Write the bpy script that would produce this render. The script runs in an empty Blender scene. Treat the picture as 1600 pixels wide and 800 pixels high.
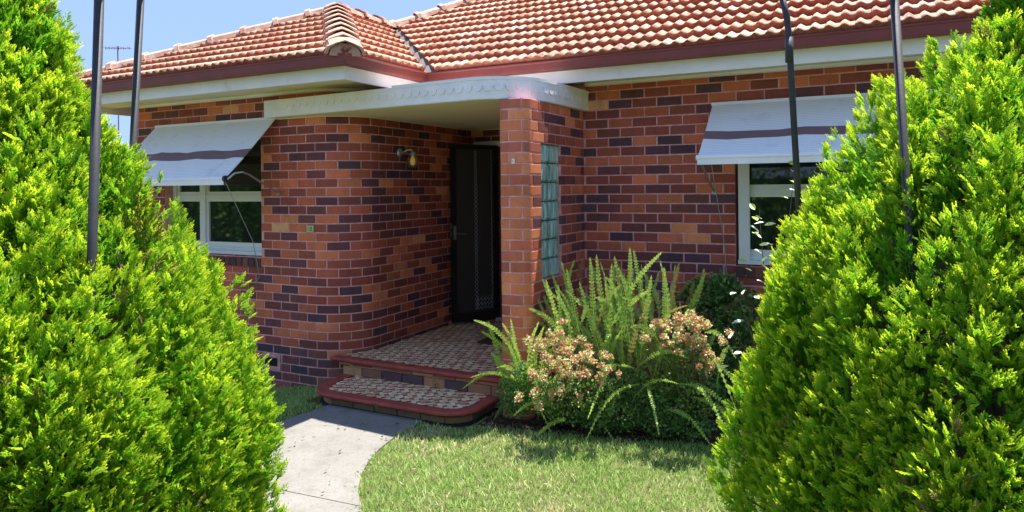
import bpy, bmesh, math, random
import numpy as np
from mathutils import Vector, Matrix

random.seed(7)
RNG = np.random.default_rng(7)
sc = bpy.context.scene
COL = sc.collection
R = math.radians
H = 1.83                     # eye height above the path; Z(v) turns eye-relative heights into world heights
def Z(v): return v + H

# ------------------------------------------------------------------ camera
TH, RO, F_PX, CY = 0.4746, 0.0103, 1095.24, 292.87
rgt = Vector((math.cos(TH), math.sin(TH), 0)); fwd = Vector((-math.sin(TH), math.cos(TH), 0)); up = Vector((0, 0, 1))
cam_d = bpy.data.cameras.new('camera'); cam = bpy.data.objects.new('camera', cam_d); COL.objects.link(cam)
cx = rgt*math.cos(RO) - up*math.sin(RO); cyv = rgt*math.sin(RO) + up*math.cos(RO)
m = Matrix((cx, cyv, -fwd)).transposed().to_4x4(); m.translation = Vector((0, 0, H)); cam.matrix_world = m
cam_d.sensor_width = 36; cam_d.lens = F_PX/1600*36
cam_d.shift_y = -(400-CY)/1600
cam_d.clip_start = 0.05; cam_d.clip_end = 2000
sc.camera = cam

# ------------------------------------------------------------------ light
SUN = Vector((0.105, 0.238, 1.0)).normalized()
el = math.asin(SUN.z); az = math.atan2(SUN.x, SUN.y)
w = bpy.data.worlds.new('World'); sc.world = w; w.use_nodes = True
nt = w.node_tree; bg = nt.nodes['Background']
sky = nt.nodes.new('ShaderNodeTexSky'); sky.sky_type = 'NISHITA'; sky.sun_disc = False
sky.sun_elevation = el; sky.sun_rotation = az; sky.altitude = 1200; sky.air_density = 1.0; sky.dust_density = 0.05; sky.ozone_density = 3.0
gm = nt.nodes.new('ShaderNodeGamma'); gm.inputs[1].default_value = 0.15; nt.links.new(sky.outputs[0], gm.inputs[0])
mx = nt.nodes.new('ShaderNodeMix'); mx.data_type = 'RGBA'; mx.blend_type = 'MULTIPLY'; mx.inputs[0].default_value = 1; mx.inputs[7].default_value = (0.43, 0.595, 1.02, 1)
nt.links.new(gm.outputs[0], mx.inputs[6]); nt.links.new(mx.outputs[2], bg.inputs[0]); bg.inputs[1].default_value = 0.15
sd = bpy.data.lights.new('sun', 'SUN'); sd.energy = 2.0; sd.angle = R(0.53); sd.color = (1, 0.955, 0.88)
so = bpy.data.objects.new('sun', sd); COL.objects.link(so); so.rotation_euler = SUN.to_track_quat('Z', 'Y').to_euler(); so.location = (0, 0, 20)
sc.view_settings.view_transform = 'Standard'; sc.view_settings.look = 'None'; sc.view_settings.gamma = 1
sc.view_settings.exposure = 2.65
sc.render.engine = 'CYCLES'
sc.cycles.max_bounces = 10; sc.cycles.diffuse_bounces = 6; sc.cycles.transparent_max_bounces = 8; sc.cycles.caustics_reflective = False; sc.cycles.caustics_refractive = False

# ------------------------------------------------------------------ helpers
def link(o, parent=None):
    COL.objects.link(o)
    if parent is not None: o.parent = parent
    return o
def tag(o, label=None, cat=None, group=None, kind=None):
    if label: o['label'] = label
    if cat: o['category'] = cat
    if group: o['group'] = group
    if kind: o['kind'] = kind
    return o
def empty(name, loc=(0, 0, 0), label=None, cat=None, group=None):
    o = bpy.data.objects.new(name, None); link(o); o.location = loc; o.empty_display_size = .1
    return tag(o, label, cat, group)
def mesh_from(name, V, Fc, mat=None, smooth=False):
    me = bpy.data.meshes.new(name); me.from_pydata([tuple(v) for v in V], [], [tuple(f) for f in Fc])
    if mat: me.materials.append(mat)
    if smooth: me.polygons.foreach_set('use_smooth', [True]*len(me.polygons))
    me.update(); return me
def obj(name, me, parent=None, loc=None):
    o = bpy.data.objects.new(name, me); link(o, parent)
    if loc is not None: o.location = loc
    if parent is not None and parent.type == 'EMPTY' and loc is None:
        o.location = -parent.location           # meshes are written in world coordinates
    return o
class MB:
    """collects faces in world coordinates"""
    def __init__(s): s.V = []; s.F = []; s.C = []
    def add(s, V, F, col=None):
        b = len(s.V); s.V += [tuple(v) for v in V]; s.F += [tuple(i+b for i in f) for f in F]
        s.C += [col or (1, 1, 1)]*len(F)
    def box(s, x0, x1, y0, y1, z0, z1, bev=0.0, col=None):
        if x0 > x1: x0, x1 = x1, x0
        if y0 > y1: y0, y1 = y1, y0
        if z0 > z1: z0, z1 = z1, z0
        if bev <= 0:
            V = [(x, y, z) for z in (z0, z1) for y in (y0, y1) for x in (x0, x1)]
            s.add(V, [(0, 2, 3, 1), (4, 5, 7, 6), (0, 1, 5, 4), (2, 6, 7, 3), (0, 4, 6, 2), (1, 3, 7, 5)], col); return
        bm = bmesh.new(); bmesh.ops.create_cube(bm, size=1)
        for v in bm.verts: v.co = Vector(((x0+x1)/2+v.co.x*(x1-x0), (y0+y1)/2+v.co.y*(y1-y0), (z0+z1)/2+v.co.z*(z1-z0)))
        bmesh.ops.bevel(bm, geom=bm.edges[:], offset=bev, segments=2, profile=.6, affect='EDGES')
        bm.verts.index_update()
        s.add([v.co[:] for v in bm.verts], [[v.index for v in f.verts] for f in bm.faces], col); bm.free()
    def tube(s, pts, r, n=8, col=None, cap=True):
        pts = [Vector(p) for p in pts]; rings = []
        rr = r if isinstance(r, (list, tuple)) else [r]*len(pts)
        t0 = (pts[1]-pts[0]).normalized(); a = t0.orthogonal().normalized()
        for i, p in enumerate(pts):
            t = ((pts[min(i+1, len(pts)-1)]-pts[max(i-1, 0)])).normalized()
            a = (a - t*a.dot(t)).normalized(); b = t.cross(a)
            rings.append([p+(a*math.cos(2*math.pi*k/n)+b*math.sin(2*math.pi*k/n))*rr[i] for k in range(n)])
        V = [v for rg in rings for v in rg]; F = []
        for i in range(len(pts)-1):
            for k in range(n): F.append((i*n+k, i*n+(k+1) % n, (i+1)*n+(k+1) % n, (i+1)*n+k))
        if cap: F.append(tuple(range(n-1, -1, -1))); F.append(tuple((len(pts)-1)*n+k for k in range(n)))
        s.add(V, F, col)
    def prism(s, outline, z0, z1, col=None):
        n = len(outline); V = [(x, y, z0) for x, y in outline]+[(x, y, z1) for x, y in outline]
        F = [tuple(range(n-1, -1, -1)), tuple(range(n, 2*n))]+[(i, (i+1) % n, n+(i+1) % n, n+i) for i in range(n)]
        s.add(V, F, col)
    def extrude_x(s, prof, x0, x1, col=None):      # prof = [(y,z)...] closed
        n = len(prof); V = [(x0, y, z) for y, z in prof]+[(x1, y, z) for y, z in prof]
        s.add(V, [tuple(range(n)), tuple(range(2*n-1, n-1, -1))]+[(i, n+i, n+(i+1) % n, (i+1) % n) for i in range(n)], col)
    def lathe(s, c, prof, n=16, axis=None, col=None):
        q = Vector(axis).normalized().to_track_quat('Z', 'Y') if axis else None
        V = []; F = []
        for r, z in prof:
            for k in range(n):
                p = Vector((r*math.cos(2*math.pi*k/n), r*math.sin(2*math.pi*k/n), z))
                if q: p = q @ p
                V.append(Vector(c)+p)
        for i in range(len(prof)-1):
            for k in range(n): F.append((i*n+k, i*n+(k+1) % n, (i+1)*n+(k+1) % n, (i+1)*n+k))
        s.add(V, F, col)
    def build(s, name, mat, parent=None, smooth=False, colors=False, kind=None, label=None):
        me = mesh_from(name, s.V, s.F, mat, smooth)
        if colors:
            at = me.color_attributes.new('tint', 'FLOAT_COLOR', 'CORNER')
            arr = np.ones((len(me.loops), 4), np.float32)
            ls = np.array([len(f) for f in s.F]); arr[:, :3] = np.repeat(np.array(s.C, np.float32), ls, axis=0)
            at.data.foreach_set('color', arr.ravel())
        o = obj(name, me, parent)
        if kind: o['kind'] = kind
        if label: o['label'] = label
        return o
def mass(name, V, F3, mat, parent=None, kind=None, attrs=None, loc=None):
    """numpy mesh: V (n,3), F3 (m,k)"""
    V = np.asarray(V, np.float32); F3 = np.asarray(F3, np.int32); k = F3.shape[1]
    me = bpy.data.meshes.new(name)
    me.vertices.add(len(V)); me.vertices.foreach_set('co', V.ravel())
    me.loops.add(F3.size); me.loops.foreach_set('vertex_index', F3.ravel())
    me.polygons.add(len(F3)); me.polygons.foreach_set('loop_start', np.arange(0, F3.size, k, dtype=np.int32))
    me.polygons.foreach_set('loop_total', np.full(len(F3), k, np.int32))
    me.materials.append(mat)
    for an, arr in (attrs or {}).items():
        if np.ndim(arr) == 1:
            a = me.attributes.new(an, 'FLOAT', 'POINT'); a.data.foreach_set('value', np.asarray(arr, np.float32))
        else:
            a = me.attributes.new(an, 'FLOAT_COLOR', 'POINT'); c = np.ones((len(V), 4), np.float32); c[:, :3] = arr; a.data.foreach_set('color', c.ravel())
    me.update(calc_edges=True); me.validate()
    o = obj(name, me, parent, loc)
    if kind: o['kind'] = kind
    return o

# ------------------------------------------------------------------ materials
def new_mat(name):
    mt = bpy.data.materials.new(name); mt.use_nodes = True
    return mt, mt.node_tree, mt.node_tree.nodes['Principled BSDF']
def N(nt, t, **kw):
    n = nt.nodes.new(t)
    for k, v in kw.items(): setattr(n, k, v)
    return n
def noise(nt, scale, detail=4, rough=.6, coord='Position', stretch=None):
    if coord == 'Position':
        g = N(nt, 'ShaderNodeNewGeometry'); out = g.outputs['Position']
    else:
        g = N(nt, 'ShaderNodeTexCoord'); out = g.outputs['Object']
    if stretch:
        mp = N(nt, 'ShaderNodeMapping'); mp.inputs['Scale'].default_value = stretch; nt.links.new(out, mp.inputs[0]); out = mp.outputs[0]
    t = N(nt, 'ShaderNodeTexNoise'); t.inputs['Scale'].default_value = scale; t.inputs['Detail'].default_value = detail; t.inputs['Roughness'].default_value = rough
    nt.links.new(out, t.inputs['Vector']); return t.outputs['Fac']
def ramp(nt, fac, stops):
    r = N(nt, 'ShaderNodeValToRGB'); cr = r.color_ramp
    while len(cr.elements) < len(stops): cr.elements.new(.5)
    for e, (p, c) in zip(cr.elements, stops): e.position = p; e.color = (*c, 1) if len(c) == 3 else c
    nt.links.new(fac, r.inputs[0]); return r.outputs[0]
def mix(nt, a, b, fac, mode='MIX'):
    n = N(nt, 'ShaderNodeMix', data_type='RGBA', blend_type=mode)
    for sk, v in ((n.inputs[6], a), (n.inputs[7], b), (n.inputs[0], fac)):
        if isinstance(v, (int, float)): sk.default_value = v
        elif isinstance(v, tuple): sk.default_value = (*v, 1)
        else: nt.links.new(v, sk)
    return n.outputs[2]
def bump(nt, bs, fac, strength=.3, dist=.005):
    b = N(nt, 'ShaderNodeBump'); b.inputs['Strength'].default_value = strength; b.inputs['Distance'].default_value = dist
    nt.links.new(fac, b.inputs['Height']); nt.links.new(b.outputs[0], bs.inputs['Normal'])
def simple(name, col, rough=.6, var=.12, scale=8, bumps=0.0, bscale=60, metal=0, spec=.5, stain=None):
    mt, nt, bs = new_mat(name)
    f = noise(nt, scale, 5)
    lo = tuple(c*(1-var) for c in col); hi = tuple(min(1, c*(1+var)) for c in col)
    c = ramp(nt, f, [(.3, lo), (.7, hi)])
    if stain:
        s = ramp(nt, noise(nt, stain[1], 6, .7), [(stain[2], (0, 0, 0)), (min(1, stain[2]+.18), (1, 1, 1))])
        c = mix(nt, c, stain[0], s)
    nt.links.new(c, bs.inputs['Base Color'])
    bs.inputs['Roughness'].default_value = rough; bs.inputs['Metallic'].default_value = metal; bs.inputs['Specular IOR Level'].default_value = spec
    if bumps: bump(nt, bs, noise(nt, bscale, 6, .7), bumps)
    return mt
def brick_mat(name, joined, gain=1.0):
    mt, nt, bs = new_mat(name)
    if joined:
        a = N(nt, 'ShaderNodeAttribute', attribute_name='tint'); c = a.outputs['Color']
    else:
        a = N(nt, 'ShaderNodeObjectInfo'); c = a.outputs['Color']
    n1 = noise(nt, 14, 4, .6, stretch=(1, 1, .35)); n2 = noise(nt, 130, 4, .7)
    c = mix(nt, c, (1.25, 1.15, 1.08), ramp(nt, n1, [(.45, (0, 0, 0)), (.75, (.7, .7, .7))]), 'MULTIPLY')
    c = mix(nt, c, (.72, .7, .74), ramp(nt, n1, [(.25, (.6, .6, .6)), (.44, (0, 0, 0))]), 'MULTIPLY')
    c = mix(nt, c, (.6, .6, .6), ramp(nt, n2, [(.3, (.7, .7, .7)), (.5, (0, 0, 0))]), 'MULTIPLY')
    n3 = noise(nt, 1.3, 7, .75); n4 = noise(nt, 38, 5, .75)
    c = mix(nt, c, (.70, .68, .70), ramp(nt, n3, [(.50, (0, 0, 0)), (.68, (.8, .8, .8))]), 'MULTIPLY')
    c = mix(nt, c, (.60, .40, .34), ramp(nt, n4, [(.66, (0, 0, 0)), (.76, (.55, .55, .55))]))
    c = mix(nt, c, (.45, .43, .45), ramp(nt, n4, [(.26, (.8, .8, .8)), (.36, (0, 0, 0))]), 'MULTIPLY')
    nt.links.new(c, bs.inputs['Base Color']); bs.inputs['Roughness'].default_value = .8; bs.inputs['Specular IOR Level'].default_value = .35
    bump(nt, bs, n2, .35, .004)
    return mt
M = {}
M['brick'] = brick_mat('brick_face', False); M['brickj'] = brick_mat('brick_face_joined', True)
M['mortar'] = simple('pink_mortar', (.74, .36, .34), .95, .25, 16, .4, 200, spec=.2, stain=((.40, .19, .17), 5, .58))
def tile_mat(name, joined):
    mt, nt, bs = new_mat(name)
    if joined: c = N(nt, 'ShaderNodeAttribute', attribute_name='tint').outputs['Color']
    else: c = N(nt, 'ShaderNodeObjectInfo').outputs['Color']
    n1 = noise(nt, 9, 6, .7); n2 = noise(nt, 60, 5, .75)
    c = mix(nt, c, (.62, .46, .32), ramp(nt, n1, [(.40, (0, 0, 0)), (.62, (.85, .85, .85))]))
    c = mix(nt, c, (.16, .13, .09), ramp(nt, noise(nt, 3.2, 7, .8), [(.56, (0, 0, 0)), (.74, (.7, .7, .7))]))
    c = mix(nt, c, (.20, .12, .09), ramp(nt, n2, [(.30, (.8, .8, .8)), (.44, (0, 0, 0))]))
    nt.links.new(c, bs.inputs['Base Color']); bs.inputs['Roughness'].default_value = .92; bs.inputs['Specular IOR Level'].default_value = .25
    bump(nt, bs, n2, .4, .004)
    return mt
M['tile'] = tile_mat('terracotta_tile', False); M['tilej'] = tile_mat('terracotta_tile_joined', True)
M['edge'] = simple('shaded_tile_edge', (.34, .085, .045), .8, .4, 30, .3, 90)  # deeper red on the tile lips, their shade put into the colour
M['cap'] = simple('ridge_terracotta', (.50, .27, .18), .85, .3, 14, .4, 80, stain=((.62, .50, .40), 9, .5))
M['gutter'] = simple('oxide_red_metal', (.20, .036, .024), .55, .12, 5, spec=.5)
M['white'] = simple('white_paint', (.86, .83, .82), .5, .05, 3, .05, 40, stain=((.55, .50, .38), 6, .66))
M['fascia'] = simple('aged_cream_fascia', (.86, .83, .79), .55, .06, 3, .05, 30, stain=((.60, .55, .40), 5, .60))
M['soffit'] = simple('cream_soffit', (.80, .72, .56), .8, .05, 2)
M['scallop'] = simple('weathered_white_paint', (.87, .83, .83), .6, .08, 6, .3, 60, stain=((.33, .32, .28), 22, .66))
M['alu'] = simple('white_window_frame', (.72, .73, .70), .4, .04, 4)
M['awn'] = None
M['stripe'] = simple('maroon_awning_stripe', (.20, .12, .125), .7, .08, 20)
M['steel'] = simple('dull_steel', (.45, .45, .46), .35, .1, 20, metal=.7)
M['black'] = simple('black_door_metal', (.012, .012, .014), .4, .2, 10)
M['pole'] = simple('charcoal_pole_paint', (.03, .03, .034), .6, .25, 30, .15, 90)
M['nosing'] = simple('red_oxide_nosing', (.34, .062, .045), .65, .22, 14, .25, 90, stain=((.40, .14, .12), 9, .62))
M['concrete'] = None
M['soil'] = simple('dark_garden_soil', (.06, .042, .03), .95, .4, 20, .8, 60, spec=.1)
M['dark'] = simple('dark_interior', (.02, .02, .02), .9, .2, 3)
M['cord'] = simple('grey_cord', (.35, .34, .32), .8)
M['deadspray'] = simple('browned_conifer_spray', (.24, .17, .06), .9, .4, 9)
M['drystem'] = simple('dry_frond_stem', (.30, .16, .08), .9)
M['bark'] = simple('brown_bark', (.13, .08, .05), .9, .3, 30, .6, 60)
M['vent'] = simple('vent_black', (.012, .012, .012), .9)
M['mat'] = simple('brown_coir_mat', (.07, .04, .025), .95, .3, 80, .6, 300)
M['plate'] = simple('lime_number_plate', (.50, .62, .22), .5, .05)
M['digit'] = simple('dark_green_digit', (.10, .16, .06), .6)
M['antenna'] = simple('rusty_antenna', (.30, .15, .14), .6)
def awning_mat():
    mt, nt, bs = new_mat('pale_blue_grey_canvas')
    g = N(nt, 'ShaderNodeNewGeometry')
    wv = N(nt, 'ShaderNodeTexWave'); wv.wave_type = 'BANDS'; wv.bands_direction = 'Z'; wv.inputs['Scale'].default_value = 22; wv.inputs['Distortion'].default_value = .4
    nt.links.new(g.outputs['Position'], wv.inputs[0])
    c = ramp(nt, wv.outputs['Fac'], [(.2, (.74, .75, .73)), (.8, (.85, .85, .82))])
    c = mix(nt, c, (.40, .42, .42), ramp(nt, noise(nt, 3, 6, .7), [(.55, (0, 0, 0)), (.8, (.6, .6, .6))]))
    nt.links.new(c, bs.inputs['Base Color']); bs.inputs['Roughness'].default_value = .8
    bump(nt, bs, wv.outputs['Fac'], .25, .004)
    return mt
M['awn'] = awning_mat()
def concrete_mat():
    mt, nt, bs = new_mat('path_concrete')
    n1 = noise(nt, 2.2, 6, .65); n2 = noise(nt, 170, 3, .8); n3 = noise(nt, 40, 4, .7)
    c = ramp(nt, n1, [(.3, (.20, .19, .172)), (.7, (.25, .238, .218))])
    c = mix(nt, c, (.72, .68, .60), ramp(nt, noise(nt, 5, 8, .8), [(.50, (0, 0, 0)), (.66, (.8, .8, .8))]), 'MULTIPLY')
    c = mix(nt, c, (.55, .53, .5), ramp(nt, n2, [(.32, (.9, .9, .9)), (.46, (0, 0, 0))]), 'MULTIPLY')
    c = mix(nt, c, (.75, .72, .68), ramp(nt, n3, [(.35, (.7, .7, .7)), (.5, (0, 0, 0))]), 'MULTIPLY')
    nt.links.new(c, bs.inputs['Base Color']); bs.inputs['Roughness'].default_value = .9
    bump(nt, bs, n2, .5, .004); return mt
M['concrete'] = concrete_mat()
def glass_mat(name, tint, rough, ribs=False):
    mt, nt, bs = new_mat(name)
    bs.inputs['Base Color'].default_value = (*tint, 1); bs.inputs['Roughness'].default_value = rough
    bs.inputs['Specular IOR Level'].default_value = .8; bs.inputs['IOR'].default_value = 1.5
    if ribs:
        f = noise(nt, 7, 3, .6, stretch=(1, 3.2, .5))
        c = ramp(nt, f, [(.3, tuple(x*.45 for x in tint)), (.5, tint), (.72, tuple(min(1, x*1.9) for x in tint))])
        nt.links.new(c, bs.inputs['Base Color']); bump(nt, bs, f, .5, .02)
    return mt
M['pane'] = glass_mat('dark_window_glass', (.012, .014, .012), .03)
M['glassblock'] = glass_mat('sea_green_glass_block', (.36, .56, .46), .2, True)
M['lampglass'] = simple('amber_lamp_glass', (.45, .36, .22), .15, .1)
mt, nt_, bs_ = new_mat('lit_bulb'); bs_.inputs['Base Color'].default_value = (.8, .65, .1, 1); bs_.inputs['Emission Color'].default_value = (1, .78, .12, 1); bs_.inputs['Emission Strength'].default_value = .04; M['bulb'] = mt
def foliage_mat(name, dark, light, trans=.3, tipgain=1.0, rough=.55):
    mt, nt, bs = new_mat(name)
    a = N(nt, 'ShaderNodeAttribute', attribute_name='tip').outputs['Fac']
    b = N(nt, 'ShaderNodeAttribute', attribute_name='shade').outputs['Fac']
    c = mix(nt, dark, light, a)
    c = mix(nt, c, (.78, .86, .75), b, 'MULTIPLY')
    nt.links.new(c, bs.inputs['Base Color']); bs.inputs['Roughness'].default_value = rough; bs.inputs['Specular IOR Level'].default_value = .3
    tr = N(nt, 'ShaderNodeBsdfTranslucent'); nt.links.new(c, tr.inputs[0])
    ms = N(nt, 'ShaderNodeMixShader'); ms.inputs[0].default_value = trans
    nt.links.new(bs.outputs[0], ms.inputs[1]); nt.links.new(tr.outputs[0], ms.inputs[2])
    nt.links.new(ms.outputs[0], nt.nodes['Material Output'].inputs[0]); return mt
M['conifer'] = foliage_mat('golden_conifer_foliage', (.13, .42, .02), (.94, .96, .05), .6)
M['fern'] = foliage_mat('fern_green', (.07, .24, .035), (.60, .76, .16), .35)
M['frondy'] = foliage_mat('yellowing_fern', (.22, .20, .05), (.42, .34, .12), .3)
M['leafdark'] = foliage_mat('dark_shrub_leaf', (.04, .13, .03), (.26, .42, .12), .3)
def tint_leaf(name, trans=.3):
    mt, nt, bs = new_mat(name)
    c = N(nt, 'ShaderNodeAttribute', attribute_name='tint').outputs['Color']
    nt.links.new(c, bs.inputs['Base Color']); bs.inputs['Roughness'].default_value = .5
    tr = N(nt, 'ShaderNodeBsdfTranslucent'); nt.links.new(c, tr.inputs[0])
    ms = N(nt, 'ShaderNodeMixShader'); ms.inputs[0].default_value = trans
    nt.links.new(bs.outputs[0], ms.inputs[1]); nt.links.new(tr.outputs[0], ms.inputs[2])
    nt.links.new(ms.outputs[0], nt.nodes['Material Output'].inputs[0]); return mt
M['tintleaf'] = tint_leaf('shrub_leaf'); M['grass'] = tint_leaf('grass_blade', .25)
def vari():
    mt, nt, bs = new_mat('variegated_leaf')
    c = ramp(nt, noise(nt, 55, 2, .5), [(.50, (.80, .84, .72)), (.62, (.25, .42, .15))])
    nt.links.new(c, bs.inputs['Base Color']); bs.inputs['Roughness'].default_value = .45; return mt
M['vari'] = vari()
M['turf'] = simple('turf_thatch', (.11, .12, .045), .95, .35, 18, .6, 120, spec=.1)
M['mosaic'] = None
def mosaic_mat():
    mt, nt, bs = new_mat('mosaic_tile')
    c = N(nt, 'ShaderNodeAttribute', attribute_name='tint').outputs['Color']
    c = mix(nt, c, (.8, .76, .7), ramp(nt, noise(nt, 30, 5, .7), [(.35, (.5, .5, .5)), (.55, (0, 0, 0))]), 'MULTIPLY')
    nt.links.new(c, bs.inputs['Base Color']); bs.inputs['Roughness'].default_value = .5; return mt
M['mosaic'] = mosaic_mat()

# image-side helper, only used to decide which pieces are large enough to be separate objects
def px(p):
    x, y, z = p[0], p[1], p[2]-H
    c, s = math.cos(TH), math.sin(TH)
    D = -s*x+c*y
    if D < .2: return (-999, -999, 99)
    return (800+(c*x+s*y)/D*F_PX, CY-z/D*F_PX, D)

# ------------------------------------------------------------------ bricks
PAL = [((.25, .085, .050), 24), ((.19, .065, .045), 22), ((.33, .125, .062), 16), ((.145, .050, .042), 16), ((.40, .18, .085), 5),
       ((.080, .040, .048), 16), ((.055, .038, .052), 9), ((.48, .28, .14), 1.2), ((.105, .043, .040), 15)]
PALP = [((.33, .135, .068), 20), ((.38, .17, .082), 12), ((.29, .11, .062), 12), ((.24, .09, .06), 7)]
PALD = [((.045, .040, .058), 10), ((.085, .05, .055), 10), ((.16, .08, .06), 8), ((.34, .19, .09), 3), ((.12, .06, .05), 8)]
GAIN = 1.5
def pick(pal):
    t = random.random()*sum(x[1] for x in pal)
    for c, wt in pal:
        t -= wt
        if t <= 0: break
    j = random.uniform(.88, 1.14)
    return tuple(min(1, x*j*random.uniform(.95, 1.05)) for x in c)
class Path:
    def __init__(s, pts):
        s.p = [Vector((x, y)) for x, y in pts]; s.L = [0]
        for a, b in zip(s.p, s.p[1:]): s.L.append(s.L[-1]+(b-a).length)
        s.n = []
        for i in range(len(s.p)):
            d = Vector((0, 0))
            if i > 0: d += (s.p[i]-s.p[i-1]).normalized()
            if i < len(s.p)-1: d += (s.p[i+1]-s.p[i]).normalized()
            d.normalize(); s.n.append(Vector((d.y, -d.x)))
    def at(s, t):
        t = max(0, min(s.L[-1], t))
        for i in range(len(s.L)-1):
            if t <= s.L[i+1]+1e-9: break
        k = (t-s.L[i])/max(1e-9, s.L[i+1]-s.L[i])
        return s.p[i].lerp(s.p[i+1], k), s.n[i].lerp(s.n[i+1], k).normalized()
    def samples(s, a, b): return [a]+[x for x in s.L[1:-1] if a+.004 < x < b-.004]+[b]
def arc(cx_, cy_, r, a0, a1, n):
    return [(cx_+r*math.cos(a0+(a1-a0)*i/n), cy_+r*math.sin(a0+(a1-a0)*i/n)) for i in range(n+1)]
BL, BC, ZC = .2264, .086, .231        # brick pitch, course height, centre of course 0
def brick_geo(path, a, b, z0, z1, depth=.022):
    S = path.samples(a, b); V = []; c = .0035; n = len(S)
    for i, t in enumerate(S):
        p, nn = path.at(t); d = path.at(t+.001)[0]-path.at(t-.001)[0]; d.normalize()
        e = d*(c if i == 0 else (-c if i == n-1 else 0))
        for off, ez, ee in ((0, c, e), (-c, 0, e*0), (-depth, 0, e*0)):
            q = p+nn*off+ee
            V += [(q.x, q.y, z0+ez), (q.x, q.y, z1-ez)]
    F = []
    for i in range(n-1):
        o, q = i*6, (i+1)*6
        F += [(o, q, q+1, o+1), (o+2, q+2, q, o), (o+1, q+1, q+3, o+3), (o+4, q+4, q+2, o+2), (o+3, q+3, q+5, o+5)]
    o = 0; F += [(o, o+1, o+3, o+2), (o+2, o+3, o+5, o+4)]
    o = (n-1)*6; F += [(o+1, o, o+2, o+3), (o+3, o+2, o+4, o+5)]
    return V, F
BRICKS = []      # candidates: (size, wall object, geometry..., colour)
def lay(path, wall, rows, phase_even, openings=(), smin=0, smax=None, pal=PAL, palfn=None, vis=True, jt=.0125):
    smax = smax if smax is not None else path.L[-1]
    for k in rows:
        zc = ZC+BC*k; z0, z1 = Z(zc-BC/2+jt/2), Z(zc+BC/2-jt/2)
        ph = phase_even + (0 if k % 2 == 0 else BL/2)
        iv = [(smin, smax)]
        for (a, b, q0, q1) in openings:
            if zc > q0 and zc < q1:
                nv = []
                for x, y in iv:
                    if b <= x or a >= y: nv.append((x, y)); continue
                    if a > x: nv.append((x, a))
                    if b < y: nv.append((b, y))
                iv = nv
        for x, y in iv:
            j = math.floor((x-ph)/BL)
            while ph+j*BL < y:
                a = max(x, ph+j*BL+(jt/2 if ph+j*BL > x else 0)); e_ = ph+(j+1)*BL
                if y-e_ < .045: e_ = y; j += 1
                b = min(y, e_-(jt/2 if e_ < y else 0)); j += 1
                if b-a < .035: continue
                zz = random.uniform(-.001, .001); off = random.uniform(-.0015, .0015)
                c = pick(palfn(a, k) if palfn else pal); c = tuple(min(.85, q*g_) for q, g_ in zip(c, (2.0, 1.44, 1.28)))
                BRICKS.append((path, a+off, b+off, z0+zz, z1+zz, wall, c, vis))
def emit_bricks(limit=300):
    sized = []
    for i, (path, a, b, z0, z1, wall, c, vis) in enumerate(BRICKS):
        pa = path.at(a)[0]; pb = path.at(b)[0]
        A = px((pa.x, pa.y, z0)); B = px((pb.x, pb.y, z1)); ar = abs(B[0]-A[0])*abs(B[1]-A[1])
        u, v = (A[0]+B[0])/2, (A[1]+B[1])/2
        ok = vis and u > 360 and u < 1240 and 90 < v < 615 and B[0] > A[0]
        if u < 410 and v < 440: ok = ok and u > 412
        if u > 1150 and v > 150: ok = False
        if 850 < u < 1160 and v > 440: ok = False
        if 1090 < u and 160 < v < 250: ok = False
        sized.append((ar if ok else 0, i))
    sized.sort(reverse=True); chosen = {i for ar, i in sized[:limit] if ar > 0}
    joined = {}; shared = {}
    for i, (path, a, b, z0, z1, wall, c, vis) in enumerate(BRICKS):
        if i in chosen:
            pc, nn = path.at((a+b)/2); straight = len(path.samples(a, b)) == 2
            key = (round(b-a, 3), round(math.atan2(nn.x, -nn.y), 3)) if straight else None
            org = Vector((pc.x, pc.y, (z0+z1)/2))
            if key in shared and straight: me = shared[key]
            else:
                V, F = brick_geo(path, a, b, z0, z1)
                me = mesh_from('brick', [Vector(v)-org for v in V], F, M['brick'])
                if straight: shared[key] = me
            o = bpy.data.objects.new('brick', me); COL.objects.link(o); o.parent = wall; o.location = org; o.color = (*c, 1)
        else:
            joined.setdefault(wall.name, (wall, MB()))[1].add(*brick_geo(path, a, b, z0, z1), c)
    for wall, mb in joined.values():
        mb.build('brickwork', M['brickj'], wall, colors=True, kind='stuff')

# ------------------------------------------------------------------ ground, path, bed, lawn
PATH_R = [(-3.159, 4.60), (-3.139, 4.141), (-3.082, 3.871), (-2.956, 3.582), (-2.812, 3.37), (-2.581, 3.12), (-2.263, 2.812), (-1.83, 2.359), (-1.396, 1.878), (-0.963, 1.3), (-0.53, 0.674), (-0.193, 0.0), (0.096, -0.77), (0.385, -1.926), (0.481, -7.704)]
PATH_L = [(-4.112, 4.60), (-4.17, 4.093), (-4.237, 3.756), (-4.141, 3.322), (-3.852, 2.889), (-3.467, 2.456), (-2.985, 1.974), (-2.456, 1.493), (-1.926, 0.963), (-1.493, 0.385), (-1.156, -0.193), (-0.915, -0.963), (-0.674, -1.926), (-0.53, -7.704)]
def ground_z(x, y):
    return -.006 - .13*np.clip((-x-4.35)/.9, 0, 1)*np.clip((y-3)/1.2, 0, 1)
nx = np.concatenate([[-600, -200, -60, -25, -12], np.arange(-8, 4.01, .25), [8, 20, 60, 200, 600]])
ny = np.concatenate([[-600, -200, -60, -20, -8], np.arange(-4, 8.01, .25), [12, 20, 60, 200, 600]])
XX, YY = np.meshgrid(nx, ny); ZZ = ground_z(XX, YY)-.004
V = np.stack([XX, YY, ZZ], -1).reshape(-1, 3); I = np.arange(len(V)).reshape(XX.shape)
F4 = np.stack([I[:-1, :-1], I[:-1, 1:], I[1:, 1:], I[1:, :-1]], -1).reshape(-1, 4)
tag(mass('ground', V, F4, M['turf']), kind='structure')
outl = PATH_L+PATH_R[::-1]
cut_y = 3.62
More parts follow.
